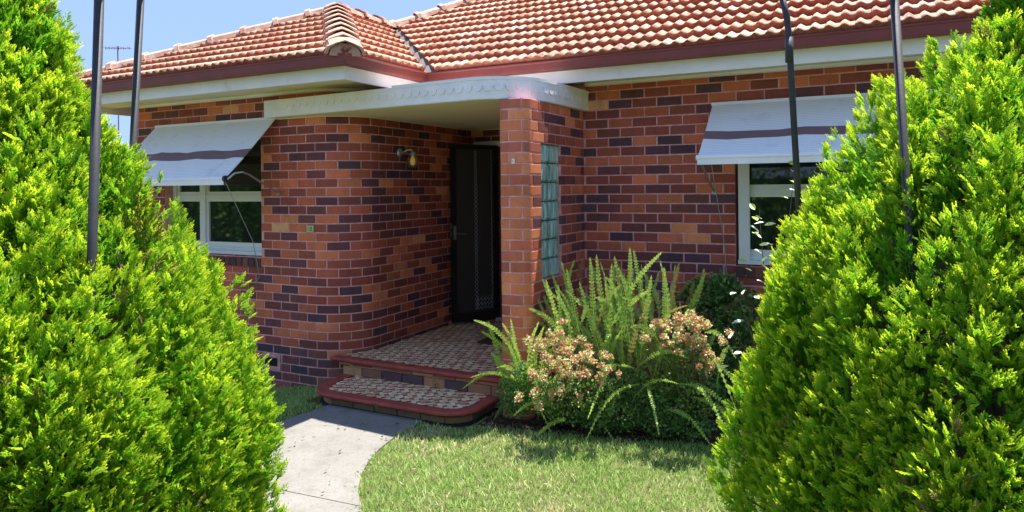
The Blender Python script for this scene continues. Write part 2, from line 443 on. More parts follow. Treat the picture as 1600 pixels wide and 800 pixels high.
def strip(name_, L, Rr, z0, z1, parent):
    mb = MB(); n = len(L)
    V = [(x, y, z1) for x, y in L]+[(x, y, z1) for x, y in Rr]+[(x, y, z0) for x, y in L]+[(x, y, z0) for x, y in Rr]
    F = []
    for i in range(n-1):
        F += [(i, i+1, n+i+1, n+i), (2*n+i, 2*n+i+1, i+1, i), (n+i, n+i+1, 3*n+i+1, 3*n+i)]
    F += [(0, n, 3*n, 2*n), (n-1, 3*n-1, 4*n-1, 2*n-1)]
    mb.add(V, F); return mb.build(name_, M['concrete'], parent)
def resamp(P_, n):
    p = Path(P_); return [tuple(p.at(p.L[-1]*i/(n-1))[0]) for i in range(n)]
LL = resamp(PATH_L, 61); RR_ = resamp(PATH_R, 61)
pth = empty('path', (0, 0, 0)); pth['kind'] = 'structure'
cuts = [0, 7, 15, 24, 33, 60]
for a, b in zip(cuts, cuts[1:]):
    la = LL[a:b+1]; ra = RR_[a:b+1]
    def lerp(p, q, t): return (p[0]+(q[0]-p[0])*t, p[1]+(q[1]-p[1])*t)
    la = [lerp(la[0], la[1], .02)]+la[1:-1]+[lerp(la[-1], la[-2], .02)]; ra = [lerp(ra[0], ra[1], .02)]+ra[1:-1]+[lerp(ra[-1], ra[-2], .02)]
    strip('concrete_slab', la, ra, -.1, .004, pth)
BED = [(-2.72, 4.66), (-2.45, 4.72), (-2.0, 4.80), (-1.55, 4.88), (-1.1, 5.02), (-.6, 5.12), (0, 5.2), (2.6, 5.2), (2.6, 6.2), (-2.72, 6.2)]
mb = MB(); bn = []
bedp = Path(BED+[BED[0]])
n = len(BED); mb.prism(BED, -.06, .012)
tag(mb.build('garden_bed', M['soil']), kind='structure')
def inside(poly, x, y):
    r = np.zeros(x.shape, bool); n = len(poly); j = n-1
    for i in range(n):
        xi, yi = poly[i]; xj, yj = poly[j]
        c = ((yi > y) != (yj > y)) & (x < (xj-xi)*(y-yi)/(yj-yi+1e-12)+xi); r ^= c; j = i
    return r
pathpoly = LL+RR_[::-1]
# lawn blades
NB = 230000
gx = RNG.uniform(-6.2, 1.6, NB); gy = RNG.uniform(1.3, 5.4, NB)
wob = .02*np.sin(gx*31)+.018*np.sin(gy*47+gx*13)+RNG.normal(0, .012, NB)
keep = ~inside(pathpoly, gx+wob, gy+wob) & ~inside(BED, gx+wob, gy-.02+wob) & (gy < 5.10) & ~((gx > -4.38) & (gx < -2.74) & (gy > 4.52))
keep &= ~((gx > -1.9) & (gy > 5.0)) | ~inside(BED, gx, gy)
Dd = -math.sin(TH)*gx+math.cos(TH)*gy; uu = 800+(math.cos(TH)*gx+math.sin(TH)*gy)/np.maximum(Dd, .3)*F_PX
keep &= (Dd > 2.2) & (uu > 380) & (uu < 1250)
gx, gy = gx[keep], gy[keep]; nb = len(gx)
ang = RNG.uniform(0, 2*math.pi, nb); hgt = RNG.uniform(.014, .038, nb)*(1+.25*np.sin(gx*5+1)*np.sin(gy*4)); wd = RNG.uniform(.0018, .0034, nb)
ca, sa = np.cos(ang), np.sin(ang); ln = RNG.uniform(.2, 1.1, nb)*hgt
gz = ground_z(gx, gy)
la = RNG.uniform(0, 2*math.pi, nb); lx, ly = np.cos(la)*ln, np.sin(la)*ln
P0 = np.stack([gx-ca*wd, gy-sa*wd, gz], 1); P1 = np.stack([gx+ca*wd, gy+sa*wd, gz], 1)
P2 = np.stack([gx+ca*wd*.8+lx*.35, gy+sa*wd*.8+ly*.35, gz+hgt*.6], 1); P3 = np.stack([gx-ca*wd*.8+lx*.35, gy-sa*wd*.8+ly*.35, gz+hgt*.6], 1)
P4 = np.stack([gx+lx, gy+ly, gz+hgt], 1)
V = np.stack([P0, P1, P2, P3, P4], 1).reshape(-1, 3); b = np.arange(nb)[:, None]*5
F3 = np.concatenate([b+np.array([[0, 1, 2]]), b+np.array([[0, 2, 3]]), b+np.array([[3, 2, 4]])], 0)
pn = (np.sin(gx*2.3+1.7)*np.sin(gy*3.1+.4)+.6*np.sin(gx*6.7+gy*5.1)+.5*np.sin(gx*13-gy*11))/2.1
dry = np.clip(.32+.38*pn+RNG.normal(0, .25, nb), 0, 1)
g1 = np.array([.21, .36, .06]); g2 = np.array([.44, .60, .17]); st = np.array([.85, .74, .44])
mixg = RNG.uniform(0, 1, nb)[:, None]; c = g1*(1-mixg)+g2*mixg; straw = (dry > .62)[:, None]; c = np.where(straw, st*RNG.uniform(.7, 1.15, nb)[:, None], c)
tag(mass('lawn_grass', V, F3, M['grass'], attrs={'tint': np.repeat(c, 5, 0)}), 'short green lawn flecked with straw coloured blades beside the concrete path', 'lawn', kind='stuff')
# soil clods and dry litter in the bed
NL = 5000
lx_ = RNG.uniform(-2.8, .2, NL); ly_ = RNG.uniform(4.75, 6.05, NL); k = inside(BED, lx_, ly_); lx_ = np.concatenate([lx_[k], RNG.uniform(-4.2, -1.0, 260)]); ly_ = np.concatenate([ly_[k], RNG.uniform(2.2, 4.7, 260)]); NL = len(lx_)
a = RNG.uniform(0, 6.28, NL); s_ = RNG.uniform(.006, .022, NL); zz = .014+RNG.uniform(0, .012, NL)
V = np.stack([np.stack([lx_+np.cos(a+q)*s_*w_, ly_+np.sin(a+q)*s_*w_, zz+RNG.uniform(0, .01, NL)], 1) for q, w_ in ((0, 1), (1.57, .4), (3.14, 1), (4.71, .4))], 1).reshape(-1, 3)
b = np.arange(NL)[:, None]*4; F3 = np.concatenate([b+np.array([[0, 1, 2]]), b+np.array([[0, 2, 3]])], 0)
cc = np.array([.16, .10, .06])*RNG.uniform(.4, 1.8, NL)[:, None]
tag(mass('leaf_litter', V, F3, M['tintleaf'], attrs={'tint': np.repeat(cc, 4, 0)}), 'dry brown leaf litter scattered on the dark garden bed soil', 'leaf litter', kind='stuff')

# ------------------------------------------------------------------ house walls
YL, YR, XS, YB = 5.09, 6.115, -4.33, 7.55
TOP, BOT = .955, -2.02
house = empty('brick_house', (-3, 6, 0), 'red brick bungalow with curved entry wall and terracotta tiled hip roof', 'house')
def shell(path, th, openings, z0, z1, inset=.005):
    """solid wall behind the brick faces: outer skin inset below the bricks, with openings cut as rectangles in s"""
    mb = MB(); S = sorted(set([0, path.L[-1]]+list(path.L)+[o[0] for o in openings]+[o[1] for o in openings]))
    S = [s for s in S if 0 <= s <= path.L[-1]]
    for a, b in zip(S, S[1:]):
        if b-a < 1e-5: continue
        zs = [(z0, z1)]
        for (oa, ob, q0, q1) in openings:
            if oa <= a+1e-6 and ob >= b-1e-6: zs = [(z0, q0), (q1, z1)]
        pa, na = path.at(a+1e-6); pb, nb_ = path.at(b-1e-6)
        i0 = pa-na*inset; i1 = pb-nb_*inset; o0 = pa-na*th; o1 = pb-nb_*th
        for q0, q1 in zs:
            V = [(i0.x, i0.y, Z(q0)), (i1.x, i1.y, Z(q0)), (o1.x, o1.y, Z(q0)), (o0.x, o0.y, Z(q0)), (i0.x, i0.y, Z(q1)), (i1.x, i1.y, Z(q1)), (o1.x, o1.y, Z(q1)), (o0.x, o0.y, Z(q1))]
            mb.add(V, [(0, 3, 2, 1), (4, 5, 6, 7), (0, 1, 5, 4), (1, 2, 6, 5), (2, 3, 7, 6), (3, 0, 4, 7)])
    return mb
WZ0, WZ1 = ZC-BC*10.5, ZC+BC*4.5          # window opening from -.672 to .618
X0L = -7.45
pl = Path([(X0L, YL)]+[(-4.78, YL)]+arc(-4.78, YL+.45, .45, -math.pi/2, 0, 10)[1:]+[(XS, YB)])
opL = (X0L and (-6.9-X0L), -5.44-X0L, WZ0, WZ1)
wall_l = shell(pl, .22, [opL], BOT, TOP).build('wall', M['mortar'], house)
vent_s = (-5.42-X0L, -5.12-X0L)
lowpal = lambda a, k: PALD if k <= -20 else PAL
def palL(a, k): return PALD if k <= -21 else PAL
ventop = (-5.45-X0L, -5.19-X0L, ZC-BC*23.5, ZC-BC*21.5)
lay(pl, wall_l, range(-25, 9), -5.296-X0L+BL/2, [opL, ventop], palfn=palL)
# back wall of the porch (with doorway)
DX0, DX1 = -3.95, -3.02
pb_ = Path([(XS, YB-.2), (-2.62, YB-.2)])
opD = (DX0-XS, DX1-XS, -2.2, .56)
wall_b = shell(pb_, .2, [opD], BOT, TOP).build('wall', M['mortar'], house)
lay(pb_, wall_b, range(-21, 9), .05, [opD], vis=False)
# wing wall with the rounded end
pw1 = Path([(-2.62, YB-.2), (-2.62, 4.9)])
pw2 = Path([(-2.62, 4.9), (-2.488, 4.9)]+arc(-2.488, 5.0, .1, -math.pi/2, 0, 6)[1:]+[(-2.388, YR)])
GB0, GB1, GZ0, GZ1 = 5.17, 5.575, ZC-BC*11.5, ZC+BC*1.5
def s_on(path, y): return path.L[-1]-(YR-y)
opG = (s_on(pw2, GB0), s_on(pw2, GB1), GZ0, GZ1)
mbw = MB()
mbw.box(-2.615, -2.50, 4.905, 7.36, 0-.12, Z(.70)); 
wall_w = shell(pw2, .11, [opG], BOT, .70).build('wall', M['mortar'], house)
mbw.build('wall_core', M['mortar'], wall_w)
def palW(a, k): return PALP if a < .26 else PAL
lay(pw2, wall_w, range(-25, 6), .075, [opG], palfn=palW)
lay(pw1, wall_w, range(-25, 6), .0, [], vis=False, smax=pw1.L[-1]-.03)
# right wall
X1R = 3.2
pr = Path([(-2.388, YR), (X1R, YR)])
RX0, RX1 = -1.03, 1.25
opR = (RX0+2.388, RX1+2.388, WZ0-.005, WZ1)
wall_r = shell(pr, .22, [opR], BOT, TOP).build('wall', M['mortar'], house)
lay(pr, wall_r, range(-25, 9), .016, [opR])
mbw2 = MB(); mbw2.box(-2.60, -2.388, 6.13, 6.33, Z(-2), Z(TOP)); mbw2.box(-2.62, -2.42, 6.34, 7.36, Z(.70), Z(TOP)); mbw2.build('wall_core', M['mortar'], wall_r)
emit_bricks(300)
# other sides of the house
mb = MB()
mb.box(X0L, X0L+.2, YL+.01, 13, Z(BOT), Z(TOP)); mb.box(X1R-.2, X1R, YR+.24, 13, Z(BOT), Z(TOP)); mb.box(X0L, X1R, 13, 13.2, Z(BOT), Z(TOP))
mb.build('rear_wall', M['mortar'], house)
mb = MB(); mb.box(X0L+.3, XS-.3, 6.3, 6.35, Z(-1.6), Z(.9)); mb.box(-2.3, X1R-.3, 7.3, 7.35, Z(-1.6), Z(.9)); mb.box(-4.1, -2.8, 8.4, 8.45, Z(-1.6), Z(.9))
mb.box(X0L+.21, X1R-.21, 7.45, 12.9, Z(-1.66), Z(-1.6))
mb.build('inner_wall', M['dark'], house)
# brick sill courses under the windows
for (a, b, y) in ((-6.9, -5.44, YL), (RX0, RX1, YR)):
    mb = MB(); x = a+.004
    while x < b-.03:
        x2 = min(x+.077, b)
        yo = y-.012; z1 = Z(WZ0); c = pick([((.13, .06, .05), 5), ((.09, .05, .05), 4), ((.20, .09, .06), 3)])
        V = [(x, yo, z1-.10), (x2-.009, yo, z1-.10), (x2-.009, y+.06, z1-.08), (x, y+.06, z1-.08), (x, yo, z1-.02), (x2-.009, yo, z1-.02), (x2-.009, y+.10, z1+.03), (x, y+.10, z1+.03)]
        mb.add(V, [(0, 3, 2, 1), (4, 5, 6, 7), (0, 1, 5, 4), (1, 2, 6, 5), (2, 3, 7, 6), (3, 0, 4, 7)], c); x += .086
    mb.build('window_sill', M['brickj'], house, colors=True)

# glass blocks, 2 x 7, recessed with dark joints
gp = empty('glass_block_panel', (0, 0, 0)); gp.parent = house; gp.location = -house.location
def gobj(name, mb, mat, parent, **kw):
    return mb.build(name, mat, parent, **kw)
mb = MB(); mb.box(-2.50, -2.445, GB0, GB1, Z(GZ0), Z(GZ1)); o = mb.build('joint_grid', simple('dark_green_joint', (.13, .20, .17), .8), None); o.parent = gp
bw = (GB1-GB0)/2; bh = (GZ1-GZ0)/7
bm = bmesh.new(); bmesh.ops.create_cube(bm, size=1)
for v in bm.verts: v.co = Vector((v.co.x*.05, v.co.y*(bw-.012), v.co.z*(bh-.012)))
bmesh.ops.bevel(bm, geom=bm.edges[:], offset=.012, segments=2, affect='EDGES')
gme = bpy.data.meshes.new('glass_block'); bm.to_mesh(gme); bm.free(); gme.materials.append(M['glassblock'])
for i in range(2):
    for j in range(7):
        o = bpy.data.objects.new('glass_block', gme); link(o, gp); o.location = (-2.435+random.uniform(-.002, .002), GB0+bw*(i+.5), Z(GZ0+bh*(j+.5)))
# air vent low on the left wall
mb = MB(); x0, x1 = -5.44, -5.20; z0, z1 = Z(ZC-BC*23.4), Z(ZC-BC*21.6)
mb.box(x0, x1, YL-.002, YL+.03, z0, z0+.035); mb.box(x0, x1, YL-.002, YL+.03, z1-.035, z1); mb.box(x0, x0+.035, YL-.003, YL+.03, z0, z1); mb.box(x1-.035, x1, YL-.003, YL+.03, z0, z1)
va = mb.build('air_vent', M['mortar'], house)
mb = MB(); mb.box(x0+.02, x1-.02, YL+.0005, YL+.004, z0+.02, z1-.02); o = mb.build('vent_opening', M['vent'], None); o.parent = va

# ------------------------------------------------------------------ canopy over the entry
out_c = [(-5.27, 4.98), (-4.9, 4.957), (-4.04, 4.905), (-3.06, 4.845), (-2.84, 4.83)]
for i in range(1, 13):
    t = i/12*math.pi/2; out_c.append((-2.84+.47*math.sin(t), 4.83+.50*(1-math.cos(t))))
out_c += [(-2.345, 5.8), (-2.335, 6.11)]
back = [(-2.335, 6.112), (-2.39, 6.112), (-2.39, 7.53), (-4.325, 7.53), (-4.325, 5.6), (-4.6, 5.2), (-5.27, 5.13)]
ZCB, ZCT = Z(.705), Z(.868)
mb = MB(); mb.prism(out_c+back, ZCB, ZCT)
canopy = mb.build('canopy', M['scallop'], house)
canopy['label'] = 'white flat canopy slab with rounded corner'
mb = MB()
inn = [(x*1+.0, y) for x, y in out_c]
pc = Path(out_c)
def offs(path, d): return [tuple(p+n_*d) for p, n_ in zip(path.p, path.n)]
mb.prism(offs(pc, -.015)[:]+[(-2.40, 6.10), (-2.40, 7.50), (-4.32, 7.50), (-4.32, 5.7), (-4.7, 5.15), (-5.25, 5.1)], ZCB-.004, ZCB+.002)
o = mb.build('soffit', M['soffit'], None); o.parent = canopy
# scalloped trim
mb = MB(); sw = .088; s = .25
while s+sw < pc.L[-1]:
    nseg = 6; prev = None
    for i in range(nseg+1):
        t = i/nseg; p, nn = pc.at(s+sw*t); dz = .050*math.sqrt(max(0, 1-(2*t-1)**2))
        q = p+nn*.011; cur = ((p.x, p.y), (q.x, q.y), ZCT-.052-dz)
        if prev:
            V = [(*prev[1], prev[2]), (*cur[1], cur[2]), (*cur[1], ZCT-.004), (*prev[1], ZCT-.004), (*prev[0], prev[2]), (*cur[0], cur[2]), (*cur[0], ZCT-.004), (*prev[0], ZCT-.004)]
            mb.add(V, [(0, 1, 2, 3), (4, 5, 1, 0), (3, 2, 6, 7)])
        prev = cur
    s += sw
o = mb.build('scallop_trim', M['scallop'], None); o.parent = canopy
# raised lip along the right half
mb = MB(); S = [pc.L[-1]-2.35+i*2.33/40 for i in range(41)]; ring = []
for s in S:
    p, nn = pc.at(s); a, b = p+nn*.016, p-nn*.05
    ring.append([(a.x, a.y, ZCT-.012), (a.x, a.y, ZCT+.012), (b.x, b.y, ZCT+.022), (b.x, b.y, ZCT-.012)])
V = [v for r_ in ring for v in r_]; F = [(0, 1, 2, 3), (160, 163, 162, 161)]
for i in range(40):
    for k in range(4): F.append((i*4+k, (i+1)*4+k, (i+1)*4+(k+1) % 4, i*4+(k+1) % 4))
mb.add(V, F); o = mb.build('canopy_lip', M['white'], None); o.parent = canopy
# edge bead where the soffit meets walls
mb = MB(); pp = [(x, y, ZCB-.008) for x, y in [( -5.2, YL-.008), (-4.78, YL-.008)]+arc(-4.78, YL+.45, .458, -math.pi/2, 0, 10)[1:]+[(XS+.008, 7.34)]]
mb.tube(pp, .008, 5); mb.tube([(XS, 7.342, ZCB-.008), (-2.64, 7.342, ZCB-.008)], .008, 5)
o = mb.build('soffit_bead', M['soffit'], None); o.parent = canopy

# ------------------------------------------------------------------ eaves
GZB, GZT = Z(1.0), Z(1.082)
GL0, XG, YGL, YGR, XGE = -7.95, -3.695, 4.335, 5.48, 3.4
def gutter_run(pts, parent):
    """pts plan polyline along the gutter's outer face; quad profile extruded with mitres"""
    prof = [(0, .0), (.004, -.0), (.10, 0.0), (.10, .075), (.094, .075), (.094, .006), (.012, .008), (.006, .02), (0.006, .070), (.014, .082), (-.006, .082), (-.008, .072), (-.002, .062), (-.002, .014)]
    P_ = Path(pts); V = []; n = len(prof)
    for i, p in enumerate(P_.p):
        nn = P_.n[i]
        if 0 < i < len(P_.p)-1:
            d = (P_.p[i+1]-P_.p[i]).normalized(); m_ = 1/max(.3, nn.dot(Vector((d.y, -d.x))))
        else: m_ = 1
        for a, z in prof:
            q = p-nn*a*m_; V.append((q.x, q.y, GZB+z))
    F = []
    for i in range(len(P_.p)-1):
        for k in range(n): F.append((i*n+k, (i+1)*n+k, (i+1)*n+(k+1) % n, i*n+(k+1) % n))
    mb = MB(); mb.add(V, F); return mb.build('gutter', M['gutter'], parent)
gut = gutter_run([(GL0, 13.4), (GL0, YGL), (XG, YGL), (XG, YGR), (XGE, YGR)], house)
def band(pts, d0, d1, z0, z1, name_, mat, parent):
    P_ = Path(pts); V = []
    for i, p in enumerate(P_.p):
        nn = P_.n[i]; m_ = 1
        if 0 < i < len(P_.p)-1:
            d = (P_.p[i+1]-P_.p[i]).normalized(); m_ = 1/max(.3, nn.dot(Vector((d.y, -d.x))))
        for a, z in ((d0, z0), (d0, z1), (d1, z1), (d1, z0)):
            q = p-nn*a*m_; V.append((q.x, q.y, z))
    F = [(0, 1, 2, 3)]; n = len(P_.p)
    for i in range(n-1):
        for k in range(4): F.append((i*4+k, (i+1)*4+k, (i+1)*4+(k+1) % 4, i*4+(k+1) % 4))
    F.append(tuple((n-1)*4+k for k in (3, 2, 1, 0)))
    mb = MB(); mb.add(V, F); o = mb.build(name_, mat, parent); return o
eave = [(GL0, 13.4), (GL0, YGL), (XG, YGL), (XG, YGR), (XGE, YGR)]
band(eave, .103, .128, Z(.893), Z(1.07), 'fascia', M['fascia'], house)
mb = MB()
mb.prism([(GL0+.13, YGL+.13), (XG-.13, YGL+.13), (XG-.13, 5.9), (XS-.02, 5.9), (XS-.02, 5.6), (-4.5, 5.25), (-4.8, YL+.03), (GL0+.13, YL+.03)], Z(.962), Z(.97))
mb.prism([(XG-.13, YGR+.13), (XGE-.1, YGR+.13), (XGE-.1, 6.15), (-2.45, 6.15), (-2.45, 7.56), (XS-.02, 7.56), (XS-.02, 5.9), (XG-.13, 5.9)], Z(.962), Z(.97))
mb.build('eaves_soffit', M['soffit'], house)
# scotia moulding where eaves soffit meets the wall
mb = MB()
mb.tube([(-7.4, YL-.012, Z(.948)), (-4.78, YL-.012, Z(.948))]+[(x, y, Z(.948)) for x, y in arc(-4.78, YL+.45, .462, -math.pi/2, 0, 10)[1:]]+[(XS+.012, 7.2, Z(.948))], .024, 6)
mb.tube([(-2.36, YR-.012, Z(.948)), (X1R, YR-.012, Z(.948))], .024, 6)
mb.build('scotia_moulding', M['fascia'], house)

# ------------------------------------------------------------------ roof
roof = empty('roof', (0, 0, 0)); roof.parent = house; roof.location = -house.location
def rchild(o): o.parent = roof; o.location = (0, 0, 0); return o
A_ = Vector((-5.32, 6.10, Z(2.0))); J_ = Vector((-5.32, 7.12, Z(2.0)))
C_ = Vector((XG-.02, YGL+.02, Z(1.085))); Lc = Vector((GL0, YGL+.02, Z(1.085))); Vb = Vector((XG-.02, YGR+.02, Z(1.085)))
h_ = 2.05; pm = (J_.z-Vb.z)/(J_.y-Vb.y)
T_ = Vector((J_.x+h_, J_.y+h_, J_.z+h_*pm)); TR = Vector((XGE+.3, T_.y, T_.z)); Er = Vector((XGE, Vb.y, Vb.z))
under = MB()
dn = Vector((0, 0, -.065))
for poly in ([Lc, C_, A_], [C_, Vb, J_, A_], [Vb, Er, TR, T_, J_], [Lc, A_, J_, T_, Vector((GL0, 13.4, Lc.z))], [T_, TR, Vector((XGE, 13.4, Lc.z)), Vector((GL0, 13.4, Lc.z))], [Er, Vector((XGE, 13.4, Lc.z)), TR]):
    under.add([p+dn for p in poly], [tuple(range(len(poly)))])
rchild(under.build('roof_underlay', simple('roof_underlay_dark', (.10, .05, .035), .9)))
TW, TG = .201, .243     # tile width and gauge
NPX = 12
def tile_prof():
    """two rolls across a tile"""
    pr_ = []
    for i in range(NPX+1):
        t = i/NPX; x = t*TW; ph = (t*2) % 1.0
        z = .024*(math.sin(math.pi*min(1, ph/.62))**1.3 if ph < .62 else 0)
        if i == NPX: z = 0.004
        pr_.append((x, z+.004))
    return pr_
PR = tile_prof()
def tile_local(clamp=None):
    """verts in (a, b, h): a across, b up-slope, h off plane; lower edge at b=0 raised so courses overlap"""
    V = []; n = NPX+1; L_ = TG+.05
    for (b_, lift, dz) in ((0.0, .054, 0), (L_*.5, .030, 0), (L_, .0, 0)):
        for x, z in PR: V.append([x, b_, z+lift])
    for x, z in PR: V.append([x, .004, max(-.002, z+.054-.052)])          # underside of the front lip
    F = []
    for r_ in (0, 1):
        for i in range(n-1): F.append((r_*n+i, r_*n+i+1, (r_+1)*n+i+1, (r_+1)*n+i))
    for i in range(n-1): F.append((3*n+i, 3*n+i+1, i+1, i))
    F.append((0, n, 3*n)); F.append((n-1, 4*n-1, 2*n-1))
    return V, F
TV, TF = tile_local()
TPAL = [((.52, .24, .14), 8), ((.44, .18, .10), 8), ((.58, .32, .20), 6), ((.38, .14, .08), 5), ((.62, .40, .28), 4), ((.30, .13, .10), 2)]
tiles = []   # (area, org, a, up, n, verts override or None, colour)
def tile_plane(O, a_dir, u_dir, alen, blo, bhi, left_fn, right_fn, visible=True):
    nrm = a_dir.cross(u_dir).normalized()
    rows = int(math.ceil(bhi/TG))
    for r_ in range(rows):
        b0 = r_*TG; l0, r0 = left_fn(b0), right_fn(b0); l1, r1 = left_fn(b0+TG), right_fn(b0+TG)
        off = (TW*.5 if r_ % 2 else 0)
        i0 = int(math.floor((min(l0, l1)-off)/TW)); i1 = int(math.ceil((max(r0, r1)-off)/TW))
        for i in range(i0, i1):
            x0 = i*TW+off
            clip = False; vs = []
            for (x, b_, z) in TV:
                bb = min(b0+b_, bhi); xx = x0+x; lo, hi = left_fn(bb), right_fn(bb)
                if lo > hi: lo = hi = (lo+hi)/2
                cxx = min(max(xx, lo), hi)
                if abs(cxx-xx) > 1e-4 or b0+b_ > bhi+1e-6: clip = True
                vs.append((cxx-x0, bb-b0, z))
            if clip and max(v[0] for v in vs)-min(v[0] for v in vs) < .02: continue
            org = O+a_dir*x0+u_dir*b0; p = px(org+a_dir*TW*.5)
            ar = 0
            if visible and -20 < p[1] < 130 and 165 < p[0] < 1550: ar = 1/p[2]**2*abs(px(org+a_dir*TW)[0]-px(org)[0])*p[2]
            tiles.append((ar if not clip else 0, org+a_dir*random.uniform(-.002, .002), a_dir, u_dir, nrm, vs if clip else None, pick(TPAL)))
# main front plane
u_m = Vector((0, 1, pm)).normalized(); km = math.sqrt(1+pm*pm)       # b = plan distance * km
len_m = (T_.y-Vb.y)*km
def left_main(b):
    yp = b/km
    x = Vb.x-yp if yp <= (J_.y-Vb.y) else J_.x+(yp-(J_.y-Vb.y))
    return x-Vb.x+(.10 if yp <= (J_.y-Vb.y) else .03)
tile_plane(Vector((Vb.x, Vb.y+.012, Vb.z-.022)), Vector((1, 0, 0)), u_m, 0, 0, len_m, left_main, lambda b: XGE-.02-Vb.x)
# wing front plane
pf = (A_.z-C_.z)/(A_.y-C_.y); kf = math.sqrt(1+pf*pf); u_f = Vector((0, 1, pf)).normalized(); len_f = (A_.y-C_.y)*kf
tile_plane(Vector((Lc.x, Lc.y+.012, Lc.z-.022)), Vector((1, 0, 0)), u_f, 0, 0, len_f, lambda b: (A_.x-Lc.x)*b/len_f, lambda b: (C_.x-Lc.x)-(C_.x-A_.x)*b/len_f)
# wing right plane (faces +X): a runs +Y, up runs -X
ps = (A_.z-C_.z)/(C_.x-A_.x); ks = math.sqrt(1+ps*ps); u_s = Vector((-1, 0, ps)).normalized(); len_s = (C_.x-A_.x)*ks
tile_plane(Vector((C_.x-.012, C_.y, C_.z-.022)), Vector((0, 1, 0)), u_s, 0, 0, len_s, lambda b: (A_.y-C_.y)*b/len_s, lambda b: (Vb.y-C_.y)+(J_.y-Vb.y)*b/len_s-.05)
tiles.sort(key=lambda t: -t[0])
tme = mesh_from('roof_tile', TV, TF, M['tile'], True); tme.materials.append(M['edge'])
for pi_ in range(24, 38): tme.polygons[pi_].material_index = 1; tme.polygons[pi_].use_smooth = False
mb = MB()
for i, (ar, org, a, u_, nn, vs, c) in enumerate(tiles):
    if i < 300 and ar > 0 and vs is None:
        o = bpy.data.objects.new('roof_tile', tme); link(o, roof)
        mm = Matrix((a, u_, nn)).transposed().to_4x4(); mm.translation = org; o.matrix_local = mm; o.color = (*c, 1)
    else:
        mb.add([org+a*x+u_*y+nn*z for x, y, z in (vs or TV)], TF, c)
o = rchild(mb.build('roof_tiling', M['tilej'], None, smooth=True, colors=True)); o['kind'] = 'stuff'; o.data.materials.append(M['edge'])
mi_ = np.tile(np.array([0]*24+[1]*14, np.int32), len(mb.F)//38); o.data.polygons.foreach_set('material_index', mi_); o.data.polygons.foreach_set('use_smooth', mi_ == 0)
# ridge caps
def cap_mesh():
    V = []; F = []; L_ = .36
    for (x, sc_, lift) in ((0, 1.12, .012), (.05, 1.12, .012), (.051, 1.0, 0), (L_, .90, -.008)):
        for (y, z) in ((-.145, -.055), (-.125, .0), (-.06, .030), (0, .050), (.06, .030), (.125, .0), (.145, -.055)):
            V.append((x, y*sc_, z*sc_+lift))
    n = 7
    for r_ in range(3):
        for i in range(n-1): F.append((r_*n+i, (r_+1)*n+i, (r_+1)*n+i+1, r_*n+i+1))
    b = len(V)
    for (y, z) in ((-.125, -.055), (-.105, -.01), (-.045, .028), (0, .040), (.045, .028), (.105, -.01), (.125, -.055)): V.append((0, y*1.12, z*1.12+.012))
    for i in range(n-1): F.append((i, i+1, b+i+1, b+i))
    return mesh_from('ridge_cap', V, F, M['cap'])
cme = cap_mesh()
def caps(p0, p1, gauge=.33, lift=.035):
    d = (p1-p0); L_ = d.length; d.normalize(); n = int(L_/gauge)
    side = Vector((0, 0, 1)).cross(d).normalized(); upv = d.cross(side)
    for i in range(n+1):
        o = bpy.data.objects.new('ridge_cap', cme); link(o, roof)
        mm = Matrix((d, side, upv)).transposed().to_4x4(); mm.translation = p0+d*(i*gauge)+upv*lift+side*random.uniform(-.004, .004); o.matrix_local = mm
mb = MB(); d_ = (A_-C_).normalized(); sd_ = Vector((0, 0, 1)).cross(d_).normalized(); q_ = C_+d_*.02
mb.add([q_-sd_*.12+Vector((0, 0, -.03)), q_+sd_*.12+Vector((0, 0, -.03)), q_+sd_*.11+Vector((0, 0, .03)), q_+sd_*.04+Vector((0, 0, .07)), q_-sd_*.04+Vector((0, 0, .07)), q_-sd_*.11+Vector((0, 0, .03))]+[v+d_*.25 for v in [q_-sd_*.15, q_+sd_*.15, q_+sd_*.13+Vector((0, 0, .05)), q_+sd_*.05+Vector((0, 0, .08)), q_-sd_*.05+Vector((0, 0, .08)), q_-sd_*.13+Vector((0, 0, .05))]], [(0, 1, 2, 3, 4, 5)]+[(i, (i+1) % 6, 6+(i+1) % 6, 6+i) for i in range(6)])
rchild(mb.build('hip_bedding', M['cap']))
caps(C_+Vector((-.01, .01, .0)), A_, .30); caps(Lc+Vector((.06, .05, .02)), A_, .36); caps(A_, J_+Vector((0, -.2, 0)), .33); caps(J_, T_, .33); caps(T_, TR, .33)
# valley flashing
mb = MB(); d = (J_-Vb).normalized()
for s_ in (-1, 1):
    e = Vector((-1, 0, ps)).normalized() if s_ < 0 else Vector((0, 1, pm)).normalized()
    g = Vector((0, 1, 0)) if s_ < 0 else Vector((1, 0, 0))
    w0 = Vb+d*.0; w1 = J_
    side = -Vector((0, 1, 0)) if s_ < 0 else Vector((1, 0, 0))
    mb.add([w0+Vector((0, 0, .002)), w1+Vector((0, 0, .002)), w1+side*.1+Vector((0, 0, .004)), w0+side*.1+Vector((0, 0, .004))], [(0, 1, 2, 3)])
rchild(mb.build('valley_flashing', simple('valley_metal', (.12, .10, .09), .6)))

